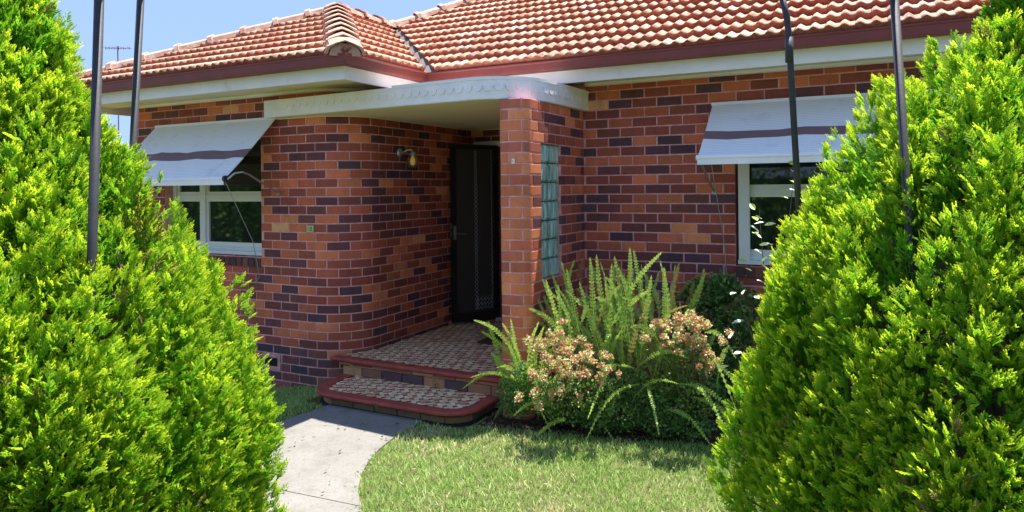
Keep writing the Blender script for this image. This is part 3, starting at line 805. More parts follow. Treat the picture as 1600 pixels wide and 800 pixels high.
# ------------------------------------------------------------------ windows
def window(x0, x1, y, z0, z1, bars, transom, parent):
    """timber window set in the opening; bars = mullion x positions"""
    f = .055
    mb = MB()
    mb.box(x0, x1, y-.04, y+.06, Z(z0), Z(z0)+f); mb.box(x0, x1, y-.04, y+.06, Z(z1)-f, Z(z1)); mb.box(x0, x0+f, y-.041, y+.06, Z(z0)+f, Z(z1)-f); mb.box(x1-f, x1, y-.041, y+.06, Z(z0)+f, Z(z1)-f)
    for b in bars: mb.box(b-.035, b+.035, y-.038, y+.06, Z(z0)+f, Z(z1)-f)
    mb.box(x0-.0, x1+.0, y-.085, y-.042, Z(z0)-.012, Z(z0)+.022)
    win = mb.build('window', M['alu'], parent)
    xs = [x0+f]+[v for b in bars for v in (b-.035, b+.035)]+[x1-f]
    for a, b in zip(xs[::2], xs[1::2]):
        mb = MB(); g = .032
        for (q0, q1) in ((z0+f, transom-.02), (transom+.02, z1-f)):
            A0, A1 = a+.002, b-.002
            mb.box(A0, A1, y-.02, y+.02, Z(q0), Z(q0)+g+(.02 if q0 < transom-.1 else 0)); mb.box(A0, A1, y-.02, y+.02, Z(q1)-g, Z(q1)); mb.box(A0, A0+g, y-.021, y+.02, Z(q0), Z(q1)); mb.box(A1-g, A1, y-.021, y+.02, Z(q0), Z(q1))
            pm_ = MB(); pm_.box(A0+g-.004, A1-g+.004, y+.001, y+.006, Z(q0)+g-.004, Z(q1)-g+.004)
            o = pm_.build('pane', M['pane'], None); o.parent = win
        mb.box(a, b, y-.03, y+.03, Z(transom)-.02, Z(transom)+.02)
        o = mb.build('sash', M['alu'], None); o.parent = win
    return win
window(-6.88, -5.45, 5.22, WZ0+.02, WZ1-.01, [-6.40], -.065, house)
window(RX0+.02, RX1-.02, 6.20, WZ0+.02, WZ1-.01, [.11], -.05, house)
for x_ in (RX0+.025, RX1-.115):
    mb = MB(); mb.box(x_, x_+.09, 6.125, 6.155, Z(WZ0)+.02, Z(WZ1)-.01, .004); mb.build('window_architrave', M['alu'], house)
# curtain behind right window
mb = MB(); n = 60; V = []; 
for i in range(n+1):
    x = RX0+.1+(RX1-RX0-.2)*i/n; yy = 6.42+.02*math.sin(i*1.9); V += [(x, yy, Z(WZ0+.06)), (x, yy, Z(-.12)-.02*math.sin(i*.8))]
mb.add(V, [(2*i, 2*i+2, 2*i+3, 2*i+1) for i in range(n)]); mb.build('curtain', simple('dim_lace', (.10, .10, .10), .9), house)

# ------------------------------------------------------------------ awnings
def awning(x0, x1, yw, zt, yb, zb, label, bx0=None, arms=()):
    t = empty('window_awning', ((x0+x1)/2, yw, Z(zt)), label, 'awning', 'striped canvas window awnings')
    bx0 = bx0 if bx0 is not None else x0
    def pt(f, xx): # f along slope, sag slightly
        sag = -.018*math.sin(math.pi*f)
        return (xx, yw+(yb-yw)*f, Z(zt+(zb-zt)*f)+sag)
    def sheet(f0, f1, name_, mat, n=8):
        mb = MB(); nx_ = 14; V = []
        for i in range(n+1):
            f = f0+(f1-f0)*i/n
            for j in range(nx_+1):
                x = x0+(x1-x0)*j/nx_
                p = pt(f, x); V.append((p[0], p[1], p[2]+(.007*math.sin(j*1.3+f*4)+.004*math.sin(j*2.9-f*7))*math.sin(math.pi*min(1, f*1.02))))
        m_ = len(V); V += [(a, b+.003, c-.005) for a, b, c in V]; F = []
        for i in range(n):
            for j in range(nx_):
                q = i*(nx_+1)+j; F += [(q, q+1, q+nx_+2, q+nx_+1), (m_+q, m_+q+nx_+1, m_+q+nx_+2, m_+q+1)]
        for i in range(n):
            a = i*(nx_+1); F += [(a, a+nx_+1, m_+a+nx_+1, m_+a)]; a += nx_; F += [(a, m_+a, m_+a+nx_+1, a+nx_+1)]
        for j in range(nx_): F += [(j, m_+j, m_+j+1, j+1)]; q = n*(nx_+1)+j; F += [(q, q+1, m_+q+1, m_+q)]
        mb.add(V, F); return mb.build(name_, mat, t)
    sheet(0, .50, 'canvas', M['awn']); sheet(.50, .645, 'stripe', M['stripe'], 3); sheet(.645, 1, 'canvas', M['awn'])
    mb = MB(); mb.tube([(x0-.01, yb+.004, Z(zb)+.0), (x1+.01, yb+.004, Z(zb)+.0)], .022, 10); mb.build('bottom_roller', M['white'], t)
    mb = MB(); mb.box(x0, x1, yb-.012, yb-.004, Z(zb)-.055, Z(zb)-.005); mb.build('valance', M['white'], t)
    mb = MB(); mb.box(x0-.01, x1+.01, yw-.012, yw+.02, Z(zt)-.012, Z(zt)+.012); mb.build('head_rail', M['white'], t)
    return t
a1 = awning(-6.98, -5.20, 5.06, .705, 4.44, .105, 'striped awning over the left window beside the canopy end')
a2 = awning(-1.20, 1.42, 6.085, .690, 5.48, .215, 'striped awning over the right window, half hidden by conifer')
def arm(t, pts, r=.009):
    mb = MB(); mb.tube(pts, r, 8); mb.lathe(pts[-1], [(0, -.012), (.02, -.012), (.02, .012), (0, .012)], 8, (0, 1, 0)); mb.build('support_arm', M['steel'], t)
arm(a1, [(-5.17, 4.45, Z(.10)), (-5.13, 4.50, Z(.155)), (-5.10, 4.56, Z(.165)), (-5.10, 4.64, Z(.14)), (-5.19, 5.08, Z(-.035))])
mb = MB(); mb.lathe((-5.19, 4.445, Z(.105)), [(0, -.012), (.03, -.012), (.03, .012), (0, .012)], 12, (1, 0, 0)); mb.build('end_disc', M['pole'], a1)
arm(a1, [(-7.0, 4.45, Z(.10)), (-7.02, 4.60, Z(.14)), (-7.0, 5.08, Z(-.035))])
arm(a2, [(-1.185, 5.49, Z(.19)), (-1.195, 6.10, Z(-.06))]); arm(a2, [(1.40, 5.49, Z(.19)), (1.405, 6.10, Z(-.06))])
for t, pts in ((a1, [(-5.21, 4.46, Z(.08)), (-5.35, 4.9, Z(-.5)), (-5.45, 5.07, Z(-.86)), (-5.50, 5.07, Z(-.93)), (-5.85, 5.07, Z(-.94))]), (a2, [(-1.10, 5.5, Z(.17)), (-1.12, 6.08, Z(-.45)), (-1.10, 6.10, Z(-.78))])):
    mb = MB(); mb.tube(pts, .0035, 5); mb.build('pull_cord', M['cord'], t)

# ------------------------------------------------------------------ door
hinge = Vector((-3.97, 7.12)); free = Vector((-4.275, 6.80)); 
free = Vector((-4.262, 6.78)); hinge = Vector((-3.985, 7.47-.30))
dd = (free-hinge); dl = .80; dd = dd.normalized()
# leaf swung out towards the side wall
hinge = Vector((-3.955, 7.31)); free = Vector((-4.27, 6.79)); d2 = (free-hinge); dl = d2.length; d2.normalize(); nn2 = Vector((-d2.y, d2.x))
hz0, hz1 = Z(-1.535), Z(.50)
def dpt(s, o, z): p = hinge+d2*s+nn2*o; return (p.x, p.y, z)
def dbox(mb, s0, s1, o0, o1, z0, z1):
    V = [dpt(s, o, z) for z in (z0, z1) for o in (o0, o1) for s in (s0, s1)]
    mb.add(V, [(0, 2, 3, 1), (4, 5, 7, 6), (0, 1, 5, 4), (2, 6, 7, 3), (0, 4, 6, 2), (1, 3, 7, 5)])
door = empty('screen_door', (0, 0, 0)); door.parent = house; door.location = -house.location
door['label'] = 'black security screen door standing open against side wall'
mb = MB(); fw = .055
dbox(mb, 0, dl, -.016, .016, hz0, hz0+.10); dbox(mb, 0, dl, -.016, .016, hz1-fw, hz1); dbox(mb, 0, fw, -.0165, .0165, hz0, hz1); dbox(mb, dl-fw, dl, -.0165, .0165, hz0, hz1)
o = mb.build('door_frame', M['black'], None); o.parent = door
mb = MB(); dbox(mb, fw-.003, dl-fw+.003, -.003, .003, hz0+.09, hz1-fw+.004); o = mb.build('mesh_panel', simple('dark_fly_mesh', (.045, .037, .030), .7, .15, 200), None); o.parent = door
mb = MB()
def wire(s0, z0, s1, z1): mb.tube([dpt(s0, .008, z0), dpt(s1, .008, z1)], .003, 4)
cs = dl*.48; dw = .022; z = hz0+.12
while z < hz1-fw-.05:
    wire(cs-dw, z+.025, cs, z+.05); wire(cs+dw, z+.025, cs, z+.05); wire(cs-dw, z+.025, cs, z); wire(cs+dw, z+.025, cs, z); z += .05
for zz in (hz0+.12, hz0+.17, hz0+.22):
    s_ = .08
    while s_ < cs: wire(s_, zz, s_+.025, zz+.025); wire(s_+.025, zz+.025, s_, zz+.05); wire(s_+.025, zz+.025, s_+.045, zz); s_ += .045
for s_ in (.09,):
    z = hz0+.12
    while z < hz1-fw-.04: wire(s_-.015, z, s_, z+.03); wire(s_, z+.03, s_-.015, z+.06); z += .06
o = mb.build('diamond_grille', simple('grey_grille', (.34, .34, .34), .5), None); o.parent = door
mb = MB(); hz = Z(-.50)
dbox(mb, dl-.05, dl-.018, .016, .026, hz-.09, hz+.07)
mb.tube([dpt(dl-.035, .026, hz-.02), dpt(dl-.035, .055, hz-.02), dpt(dl-.16, .058, hz-.025)], .009, 8)
dbox(mb, dl+.0, dl+.006, -.010, .010, hz+.03, hz+.10); dbox(mb, dl+.0, dl+.006, -.010, .010, hz-.06, hz-.01)
o = mb.build('door_handle', simple('worn_handle', (.30, .28, .22), .35, metal=.5), None); o.parent = door
# doorway frame, timber door inside
mb = MB(); mb.box(-4.28, DX1, 7.325, 7.45, Z(.49), Z(.555)); mb.build('door_head', M['fascia'], house)
mb = MB(); mb.box(DX0, DX0+.05, 7.33, 7.45, Z(-1.56), Z(.489)); mb.build('door_jamb', simple('maroon_jamb', (.12, .035, .03), .5), house)
mb = MB(); mb.box(DX0+.05, DX1-.05, 7.45, 7.485, Z(-1.56), Z(.48)); mb.build('timber_door', simple('dark_timber', (.05, .025, .018), .5), house)
mb = MB(); mb.box(DX0-.02, DX1+.02, 7.27, 7.42, Z(-1.563), Z(-1.535), .006); mb.build('threshold', simple('grey_threshold', (.42, .40, .37), .8), house)

# ------------------------------------------------------------------ porch and steps
ZF, ZS1 = Z(-1.565), Z(-1.722)
steps = empty('entry_steps', (-3.5, 4.9, 0), 'tiled porch floor and rounded step with red edging below canopy', 'steps')
def rr(x0, x1, y0, y1, r, n=8):
    return [(x0, y1)]+arc(x0+r, y0+r, r, math.pi, 1.5*math.pi, n)+arc(x1-r, y0+r, r, 1.5*math.pi, 2*math.pi, n)+[(x1, y1)]
# porch floor base
mb = MB(); mb.box(-4.34, -2.615, 5.105, 7.18, -.05, ZF-.012); mb.build('porch_slab', M['mortar'], steps)
mb = MB(); mb.prism(rr(-4.31, -2.80, 4.60, 5.12, .20), -.05, ZS1-.045); mb.build('step_core', M['mortar'], steps)
# nosings
def nosing(P_, dpt_, zt, name_):
    p = Path(P_); mb = MB(); V = []; prof = [(0.004, -.030), (-.004, -.024), (-.004, -.008), (.004, -.0012), (.012, 0), (dpt_, 0), (dpt_, -.046), (.03, -.046), (.018, -.034)]
    n = len(prof)
    for q, nn in zip(p.p, p.n):
        for a, z in prof: w_ = q-nn*a; V.append((w_.x, w_.y, zt+z))
    F = []
    for i in range(len(p.p)-1):
        for k in range(n): F.append((i*n+k, i*n+(k+1) % n, (i+1)*n+(k+1) % n, (i+1)*n+k))
    F += [tuple(range(n)), tuple((len(p.p)-1)*n+k for k in range(n-1, -1, -1))]
    mb.add(V, F); bm_ = mb.build(name_, M['nosing'], steps)
    return bm_
def fine(P_, n):
    p = Path(P_); return [tuple(p.at(p.L[-1]*i/(n-1))[0]) for i in range(n)]
nosing([(-4.52, 5.045), (-4.0, 5.04), (-3.3, 5.035), (-2.63, 5.03)], .10, ZF, 'nosing')
st1 = rr(-4.36, -2.745, 4.525, 5.09, .27, 10)
st1 = [(-4.40, 5.09)]+st1[1:-1]+[(-2.745, 5.09)]
nosing(st1, .10, ZS1, 'nosing')
# riser bricks
def riser(path, z0, z1, pal, ph, up_):
    s = ph
    while s < path.L[-1]-.03:
        a = max(0, s+.005); b = min(path.L[-1], s+BL-.005); s += BL
        if b-a < .04: continue
        V, F = brick_geo(path, a, b, z0, z1); pc_, _ = path.at((a+b)/2); org = Vector((pc_.x, pc_.y, (z0+z1)/2))
        me = mesh_from('brick', [Vector(v)-org for v in V], F, M['brick'])
        o = bpy.data.objects.new('brick', me); link(o, steps); o.location = org-steps.location; o.color = (*pick(pal), 1)
p1 = Path([(-4.45, 5.093), (-2.63, 5.085)])
PR1 = [((.26, .13, .085), 6), ((.50, .27, .14), 3), ((.13, .08, .085), 4), ((.36, .17, .10), 5), ((.60, .36, .20), 1)]
riser(p1, ZS1+.086, ZF-.046, PR1, -.08, 0); riser(p1, ZS1-.004, ZS1+.076, PR1, -.19, 0)
p2 = Path(rr(-4.30, -2.795, 4.585, 5.1, .21, 6)); riser(p2, .004, ZS1-.048, [((.22, .14, .09), 6), ((.34, .21, .12), 4), ((.15, .10, .09), 3), ((.44, .26, .14), 2)], -.05, 0)
mb = MB(); q = Path(rr(-4.33, -2.765, 4.565, 5.1, .21, 6)); V = []
for p_, n_ in zip(q.p, q.n): V += [(p_.x, p_.y, -.03), (p_.x, p_.y, .003), ((p_-n_*.05).x, (p_-n_*.05).y, .008)]
F = []
for i in range(len(q.p)-1): F += [(3*i, 3*i+3, 3*i+4, 3*i+1), (3*i+1, 3*i+4, 3*i+5, 3*i+2)]
mb.add(V, F); mb.build('bitumen_joint', M['vent'], steps)
# mosaic: diagonal cream dashes with small red squares
def mosaic(poly, zt, name_, ang=0.0):
    mb = MB(); us = .036; gap = .0022
    xs = [p[0] for p in poly]; ys = [p[1] for p in poly]; ca, sa = math.cos(ang), math.sin(ang); cx0, cy0 = sum(xs)/len(xs), sum(ys)/len(ys)
    Rn = int(max(max(xs)-min(xs), max(ys)-min(ys))/us)+4
    occ = {}
    CRM = [((.80, .66, .40), 6), ((.72, .56, .32), 5), ((.82, .72, .48), 3), ((.58, .36, .22), 3)]; RED = [((.34, .04, .04), 5), ((.40, .10, .07), 3)]
    PK = [((.46, .20, .13), 4), ((.52, .12, .09), 3)]
    quads = []
    for i in range(-Rn, Rn):
        for j in range(-Rn, Rn):
            k = (i-j) % 4
            r5 = (i+2*j) % 5
            # pinwheel: cells of a 5-cycle; cell 0 red square, 1-2 horizontal dash, 3-4 vertical dash
            if r5 == 0: quads.append((i, j, i+1, j+1, RED))
            elif r5 == 1: quads.append((i, j, i+2, j+1, CRM))
            elif r5 == 3: quads.append((i, j, i+1, j+1, CRM))
            elif r5 == 4: quads.append((i, j, i+1, j+1, PK if random.random() < .45 else CRM))
    pts = [(cx0+((a+c)/2*ca-(b+d)/2*sa)*us, cy0+((a+c)/2*sa+(b+d)/2*ca)*us) for a, b, c, d, _ in quads]
    ins = inside(poly, np.array([p[0] for p in pts]), np.array([p[1] for p in pts]))
    for (a, b, c, d, pal), ok in zip(quads, ins):
        if not ok: continue
        V = []
        for (x, y) in ((a*us+gap, b*us+gap), (c*us-gap, b*us+gap), (c*us-gap, d*us-gap), (a*us+gap, d*us-gap)):
            X, Y = cx0+x*ca-y*sa, cy0+x*sa+y*ca; V += [(X, Y, zt), (X, Y, zt-.006)]
        mb.add(V, [(0, 2, 4, 6), (0, 1, 3, 2), (2, 3, 5, 4), (4, 5, 7, 6), (6, 7, 1, 0)], pick(pal))
    return mb.build(name_, M['mosaic'], steps, colors=True, kind='stuff')
grout = simple('brown_grout', (.30, .13, .09), .9)
mb = MB(); mb.prism([(-4.345, 5.14), (-2.615, 5.13), (-2.615, 7.35), (-4.345, 7.35)], ZF-.012, ZF-.004); mb.prism(rr(-4.26, -2.845, 4.625, 5.09, .17), ZS1-.04, ZS1-.004)
mb.build('grout_bed', grout, steps)
mosaic([(-4.45, 5.135), (-2.625, 5.125), (-2.625, 7.34), (-4.32, 7.34), (-4.32, 5.5)], ZF, 'porch_tiling', .785)
mosaic(rr(-4.265, -2.84, 4.622, 5.085, .175), ZS1, 'step_tiling', .785)
# slab strip under the curve of the wall, left of the porch
mb = MB(); mb.prism([(-4.52, 5.10), (-4.2, 5.10), (-4.2, 5.6)], ZF-.03, ZF-.006); mb.build('slab_corner', M['nosing'], steps)
# door mat
mb = MB(); mb.box(-3.55, -2.78, 6.10, 6.55, ZF+.002, ZF+.020, .006); o = mb.build('door_mat', M['mat'])
tag(o, 'dark brown door mat lying on the porch tiles behind the pillar', 'door mat')

# ------------------------------------------------------------------ small fittings
lamp = empty('wall_lamp', (XS, 5.93, Z(.36)), 'small carriage wall lamp with glowing amber bulb on the porch side wall', 'lamp')
mb = MB(); mb.lathe((XS+.002, 5.90, Z(.37)), [(0, .026), (.018, .026), (.034, .018), (.048, .004), (.048, 0)], 16, (1, 0, 0)); mb.build('wall_plate', M['steel'], lamp, True)
mb = MB(); mb.tube([(XS+.02, 5.90, Z(.36)), (XS+.07, 5.93, Z(.395)), (XS+.11, 5.95, Z(.40)), (XS+.125, 5.955, Z(.375))], .008, 8); mb.lathe((XS+.125, 5.955, Z(.335)), [(.0, .045), (.024, .042), (.03, .02), (.036, 0)], 14); mb.build('lamp_arm', M['steel'], lamp, True)
mb = MB(); mb.lathe((XS+.125, 5.955, Z(.215)), [(.022, 0), (.045, .01), (.06, .045), (.062, .085), (.045, .115), (.036, .12), (.034, .12), (.043, .113), (.058, .085), (.056, .045), (.042, .013), (.022, .004)], 18)
mt, ntl, bsl = new_mat('clear_lamp_shade'); bsl.inputs['Base Color'].default_value = (.95, .8, .5, 1); bsl.inputs['Transmission Weight'].default_value = .9; bsl.inputs['Roughness'].default_value = .08
mb.build('lamp_shade', mt, lamp, True)
mb = MB(); mb.lathe((XS+.125, 5.955, Z(.238)), [(0, 0), (.020, .006), (.027, .03), (.024, .06), (.012, .085), (0, .095)], 12); mb.build('bulb', M['bulb'], lamp, True)
num = empty('house_number', (-4.77, YL, Z(-.37)), 'tiny lime green house number plate on curved brick wall', 'number plate')
mb = MB(); mb.box(-4.825, -4.745, YL-.012, YL-.0005, Z(-.405), Z(-.345), .003); mb.build('plate', M['plate'], num)
mb = MB(); yq = YL-.0135
def seg(x0, x1, z0, z1): mb.box(x0, x1, yq, yq+.003, Z(z0), Z(z1))
seg(-4.812, -4.806, -.395, -.357)
seg(-4.790, -4.784, -.395, -.357); seg(-4.784, -4.768, -.363, -.357); seg(-4.784, -4.768, -.379, -.373); seg(-4.784, -4.768, -.395, -.389); seg(-4.768, -4.762, -.395, -.373); seg(-4.768, -4.762, -.373, -.357)
mb.build('digits', M['digit'], num)
bell = empty('door_bell', (-2.47, 4.9, Z(.20)), 'small white doorbell button on the front of the brick pillar', 'doorbell')
mb = MB(); mb.box(-2.512, -2.488, 4.886, 4.8995, Z(.185), Z(.225), .003); mb.build('button_case', M['white'], bell)
mb = MB(); mb.lathe((-2.50, 4.886, Z(.205)), [(0, .004), (.006, .003), (.007, 0)], 10, (0, -1, 0)); mb.build('button', M['steel'], bell)
# television antenna far behind
an = empty('tv_antenna', (-10.9, 12.5, 0), 'thin rusty television antenna standing up beyond the left end of roof', 'antenna')
c_, s_ = math.cos(TH), math.sin(TH)
def wpos(u, v, D):
    du, dv = u-800, v-CY; a = (du*math.cos(RO)-dv*math.sin(RO))/F_PX; b = (du*math.sin(RO)+dv*math.cos(RO))/F_PX
    return Vector(((-s_+c_*a)*D, (c_+s_*a)*D, H-b*D))
ap = wpos(184, 72, 16)
mb = MB(); mb.tube([(ap.x, ap.y, 0), (ap.x, ap.y, ap.z)], .014, 6); mb.build('mast', M['antenna'], an)
mb = MB(); a = ap+Vector((-.28*c_, -.28*s_, .01-.05)); b = ap+Vector((.27*c_, .27*s_, -.05)); mb.tube([a, b], .009, 6)
for f in (0, .18, .36, .55, .74, 1): 
    q = a.lerp(b, f); mb.tube([q+Vector((.12*s_, -.12*c_, 0)), q-Vector((.12*s_, -.12*c_, 0))], .005, 4)
    mb.tube([q+Vector((0, 0, -.035)), q+Vector((0, 0, .035))], .006, 4)
mb.build('antenna_elements', M['antenna'], an)

# ------------------------------------------------------------------ garden arch
arch = empty('garden_arch', (-1.0, 1.6, 0), 'dark metal garden arch whose four posts rise through the conifers', 'garden arch')
def hoop(pl0, pl1, pr0, pr1):
    """left pole seen from pl0 (top) to pl1 (low), right pole pr0 / pr1; joined by a curved top"""
    L1 = pl0+(pl0-pl1)*.05; Rt = pr0
    pts = []
    left_low = pl1+(pl1-pl0)*((pl1.z-.02)/(pl0.z-pl1.z)); right_low = pr1+(pr1-pr0)*((pr1.z-.02)/(pr0.z-pr1.z))
    w_ = (pr0-pl0); mid = []
    for i in range(13):
        t = math.pi*i/12; q = pl0.lerp(pr0, .5-.5*math.cos(t)); q.z += .42*math.sin(t)**.8; mid.append(q)
    return left_low, mid, right_low
f1 = hoop(wpos(155, -8, 2.12), wpos(143, 425, 2.15), wpos(1397, -8, 2.33), wpos(1421, 360, 2.345))
f2 = hoop(wpos(220, -8, 2.80), wpos(211, 170, 2.80), wpos(1221, -8, 2.93), wpos(1241, 300, 2.93))
for (lo, mid, ro_), r in ((f1, .0142), (f2, .0142)):
    l2 = [lo, mid[0]]; r2 = [mid[-1], ro_]
    mb = MB(); mb.tube([lo, lo.lerp(mid[0], .5), mid[0]], r, 10); mb.build('post', M['pole'], arch, True)
    mb = MB()
    if r and mid is f2[1]:
        j = wpos(1233, 60, 2.93); mb.tube([mid[-1], mid[-1].lerp(j, .5)+Vector((.006, .003, 0)), j, ro_], r*.92, 10)
        mb.tube([j+Vector((0, 0, .004)), j+Vector((.0, 0, -.10))], r*1.15, 10)
    else: mb.tube([mid[-1], mid[-1].lerp(ro_, .5), ro_], r, 10)
    mb.build('post', M['pole'], arch, True)
    mb = MB(); mb.tube(mid, r, 10, cap=False); mb.build('hoop', M['pole'], arch, True)
for k in (1, 3, 5, 7, 9, 11):
    mb = MB(); mb.tube([f1[1][k], f2[1][k]], .008, 6); mb.build('rung', M['pole'], arch, True)

# ------------------------------------------------------------------ conifers
def spray_template(rs):
    """flat fan spray in the local x-z plane, growing +z; fine pointed shoots. returns V, F, tip"""
    V = []; F = []; T = []
    def blade(x, z, ang, L_, w_, t0, t1, y=0):
        b = len(V); dx, dz = math.sin(ang), math.cos(ang); nx_, nz_ = dz, -dx
        V.extend([(x+nx_*w_, y+.002, z+nz_*w_), (x+dx*L_, y, z+dz*L_), (x-nx_*w_, y-.002, z-nz_*w_)])
        F.append((b, b+1, b+2)); T.extend([t0, t1, t0])
    L0 = .050
    blade(0, 0, 0, L0, .0022, 0, 1)
    for i in range(5):
        f = (i+.5)/5.2; z = L0*f*.92
        for s_ in (1, -1):
            a = s_*rs.uniform(.6, 1.0)*(1-.35*f); L1 = (.026-.012*f)*rs.uniform(.75, 1.2); y = rs.uniform(-.004, .004)
            blade(0, z, a, L1, .0022, .05+.3*f, .30+.7*f, y)
            xx, zz = math.sin(a)*L1*.6, z+math.cos(a)*L1*.6
            blade(xx, zz, a*.25, L1*.55, .0022, .1+.4*f, .45+.65*f, y)
            blade(xx, zz, a*1.5, L1*.42, .0020, .1+.4*f, .35+.65*f, y)
    return np.array(V), np.array(F), np.array(T)
def conifer(cx_, cy_, prof, label, seed, nplume, per):
    rs = np.random.default_rng(seed); rnd = random.Random(seed)
    zs = np.array([p[0] for p in prof]); rsz = np.array([p[1] for p in prof])
    zlo, zhi = zs.min(), zs.max()
    Rf = lambda z: np.interp(z, zs, rsz)
    p1, p2 = rs.uniform(0, 6, 2)
    lump = lambda z, th: 1+.05*np.sin(6*th+p1+1.2*z)+.035*np.sin(13*th+p2-2*z)+.02*np.sin(7*z+3*th)
    root = empty('conifer', (cx_, cy_, 0), label, 'conifer', 'golden conifers either side of the path')
    mb = MB(); mb.tube([(cx_, cy_, -.05), (cx_+.01, cy_, .5), (cx_, cy_+.01, 1.2), (cx_, cy_, H+zhi-.25)], [.09, .07, .05, .012], 10); mb.build('trunk', M['bark'], root, True)
    # plumes
    zz = rs.uniform(zlo, zhi, nplume*4); wgt = Rf(zz)+.10; zz = zz[rs.uniform(0, wgt.max(), len(zz)) < wgt][:nplume]; n = len(zz)
    th = rs.uniform(0, 2*math.pi, n)
    cam_ang = math.atan2(-cy_, -cx_)
    hh = rs.uniform(.14, .30, n)*(.6+.4*np.minimum(1, Rf(zz)/.5)); ww = rs.uniform(.055, .105, n)*(.7+.5*Rf(zz))
    rad = Rf(zz+.02)*lump(zz, th)*rs.uniform(.93, 1.0, n)-ww*.75; rad = np.maximum(rad, 0)
    base = np.stack([cx_+rad*np.cos(th), cy_+rad*np.sin(th), H+zz], 1)
    lean = rs.uniform(-.05, .16, n)+.10*(Rf(zz) < .5)
    Vs = []; Fs = []; Tp = []; Sh = []; nv = 0
    temps = [spray_template(rnd) for _ in range(6)]
    # limbs: one twig per plume joining the trunk
    lm = MB()
    for i in range(0, n, 3):
        b = Vector(base[i]); st = Vector((cx_, cy_, max(.2, b.z-.25-rad[i]*.55))); lm.tube([st, st.lerp(b, .5)-Vector((0, 0, .03)), b+Vector((0, 0, hh[i]*.5))], [.012, .008, .003], 4, cap=False)
    lm.build('branches', M['bark'], root)
    out = np.stack([np.cos(th), np.sin(th), np.zeros(n)], 1)
    axis = np.stack([np.cos(th)*lean, np.sin(th)*lean, np.ones(n)], 1); axis /= np.linalg.norm(axis, axis=1)[:, None]
    facing = np.cos(th-cam_ang)
    cnt = np.where(facing > .0, per, per//6)
    pid = np.repeat(np.arange(n), cnt); m_ = len(pid)
    # position on plume surface (ellipsoid); more on the outer side
    ph = rs.normal(0, 1.0, m_); tt = rs.beta(1.2, 1.0, m_)*1.0
    t = tt*2-1
    prof_r = np.sqrt(np.maximum(0, 1-t*t))*np.where(t > 0, 1-.25*t, 1)
    o_ = out[pid]; tan = np.stack([-o_[:, 1], o_[:, 0], np.zeros(m_)], 1)
    rdir = o_*np.cos(ph)[:, None]+tan*np.sin(ph)[:, None]
    jit = rs.uniform(.76, 1.04, m_)
    pos = base[pid]+axis[pid]*(t*hh[pid])[:, None]+rdir*(prof_r*ww[pid]*jit)[:, None]
    # growth direction: up the plume, fanning outwards
    gr = axis[pid]*(.72+.3*t)[:, None]+rdir*(.75-.25*t)[:, None]*rs.uniform(.6, 1.3, m_)[:, None]+rs.normal(0, .22, (m_, 3))
    gr /= np.linalg.norm(gr, axis=1)[:, None]
    # blade plane normal: mix of radial and random
    nr = rdir*rs.uniform(.1, 1, m_)[:, None]+rs.normal(0, .6, (m_, 3)); nr -= gr*(nr*gr).sum(1)[:, None]; nr /= np.linalg.norm(nr, axis=1)[:, None]
    sx = np.cross(nr, gr); size = rs.uniform(.62, 1.10, m_)
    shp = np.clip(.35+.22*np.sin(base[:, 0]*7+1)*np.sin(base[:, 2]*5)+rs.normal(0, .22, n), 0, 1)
    for k, (TVv, TFf, TT) in enumerate(temps):
        idx = np.arange(m_)[(np.arange(m_) % 6) == k]; q = len(TVv)
        W = pos[idx][:, None, :]+size[idx][:, None, None]*(TVv[None, :, 0:1]*sx[idx][:, None, :]+TVv[None, :, 1:2]*nr[idx][:, None, :]+TVv[None, :, 2:3]*gr[idx][:, None, :])
        Vs.append(W.reshape(-1, 3)); Fs.append((TFf[None]+(np.arange(len(idx))*q)[:, None, None]).reshape(-1, 3)+nv); nv += len(idx)*q
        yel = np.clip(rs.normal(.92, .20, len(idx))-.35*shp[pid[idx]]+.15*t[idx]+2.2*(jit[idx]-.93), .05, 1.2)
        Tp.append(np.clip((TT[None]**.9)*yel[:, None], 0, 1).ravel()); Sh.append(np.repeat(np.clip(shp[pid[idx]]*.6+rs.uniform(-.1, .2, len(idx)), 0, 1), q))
    V = np.concatenate(Vs)-np.array([cx_, cy_, 0]); 
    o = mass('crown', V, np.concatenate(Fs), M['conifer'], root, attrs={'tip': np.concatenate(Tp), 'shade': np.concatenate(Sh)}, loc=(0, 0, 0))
    cm = MB(); cm.lathe((0, 0, 0), [(max(.0, Rf(z)*.66), H+z) for z in np.linspace(zlo, zhi-.2, 12)]+[(0, H+zhi-.15)], 18); cm.build('inner_wood', M['bark'], None, True).parent = root
    nd = 420; sel = rs.integers(0, m_, nd); DV = []; DF = []
    TVv, TFf, TT = temps[1]; q = len(TVv)
    cl = rs.integers(0, n, 14); sel = np.concatenate([rs.integers(0, m_, 140)]+[np.nonzero(pid == c_i)[0][:26] for c_i in cl])
    W = (pos[sel]+rdir[sel]*.004)[:, None, :]+size[sel][:, None, None]*1.1*(TVv[None, :, 0:1]*sx[sel][:, None, :]+TVv[None, :, 1:2]*nr[sel][:, None, :]+TVv[None, :, 2:3]*gr[sel][:, None, :])
    mass('dead_sprays', W.reshape(-1, 3)-np.array([cx_, cy_, 0]), (TFf[None]+(np.arange(len(sel))*q)[:, None, None]).reshape(-1, 3), M['deadspray'], root, loc=(0, 0, 0))
    # dense inner twigs so that no daylight shows through
    mi = 4200; zz2 = rs.uniform(zlo, zhi-.15, mi); t2 = rs.uniform(0, 2*math.pi, mi); r2 = Rf(zz2)*rs.uniform(.70, .88, mi)
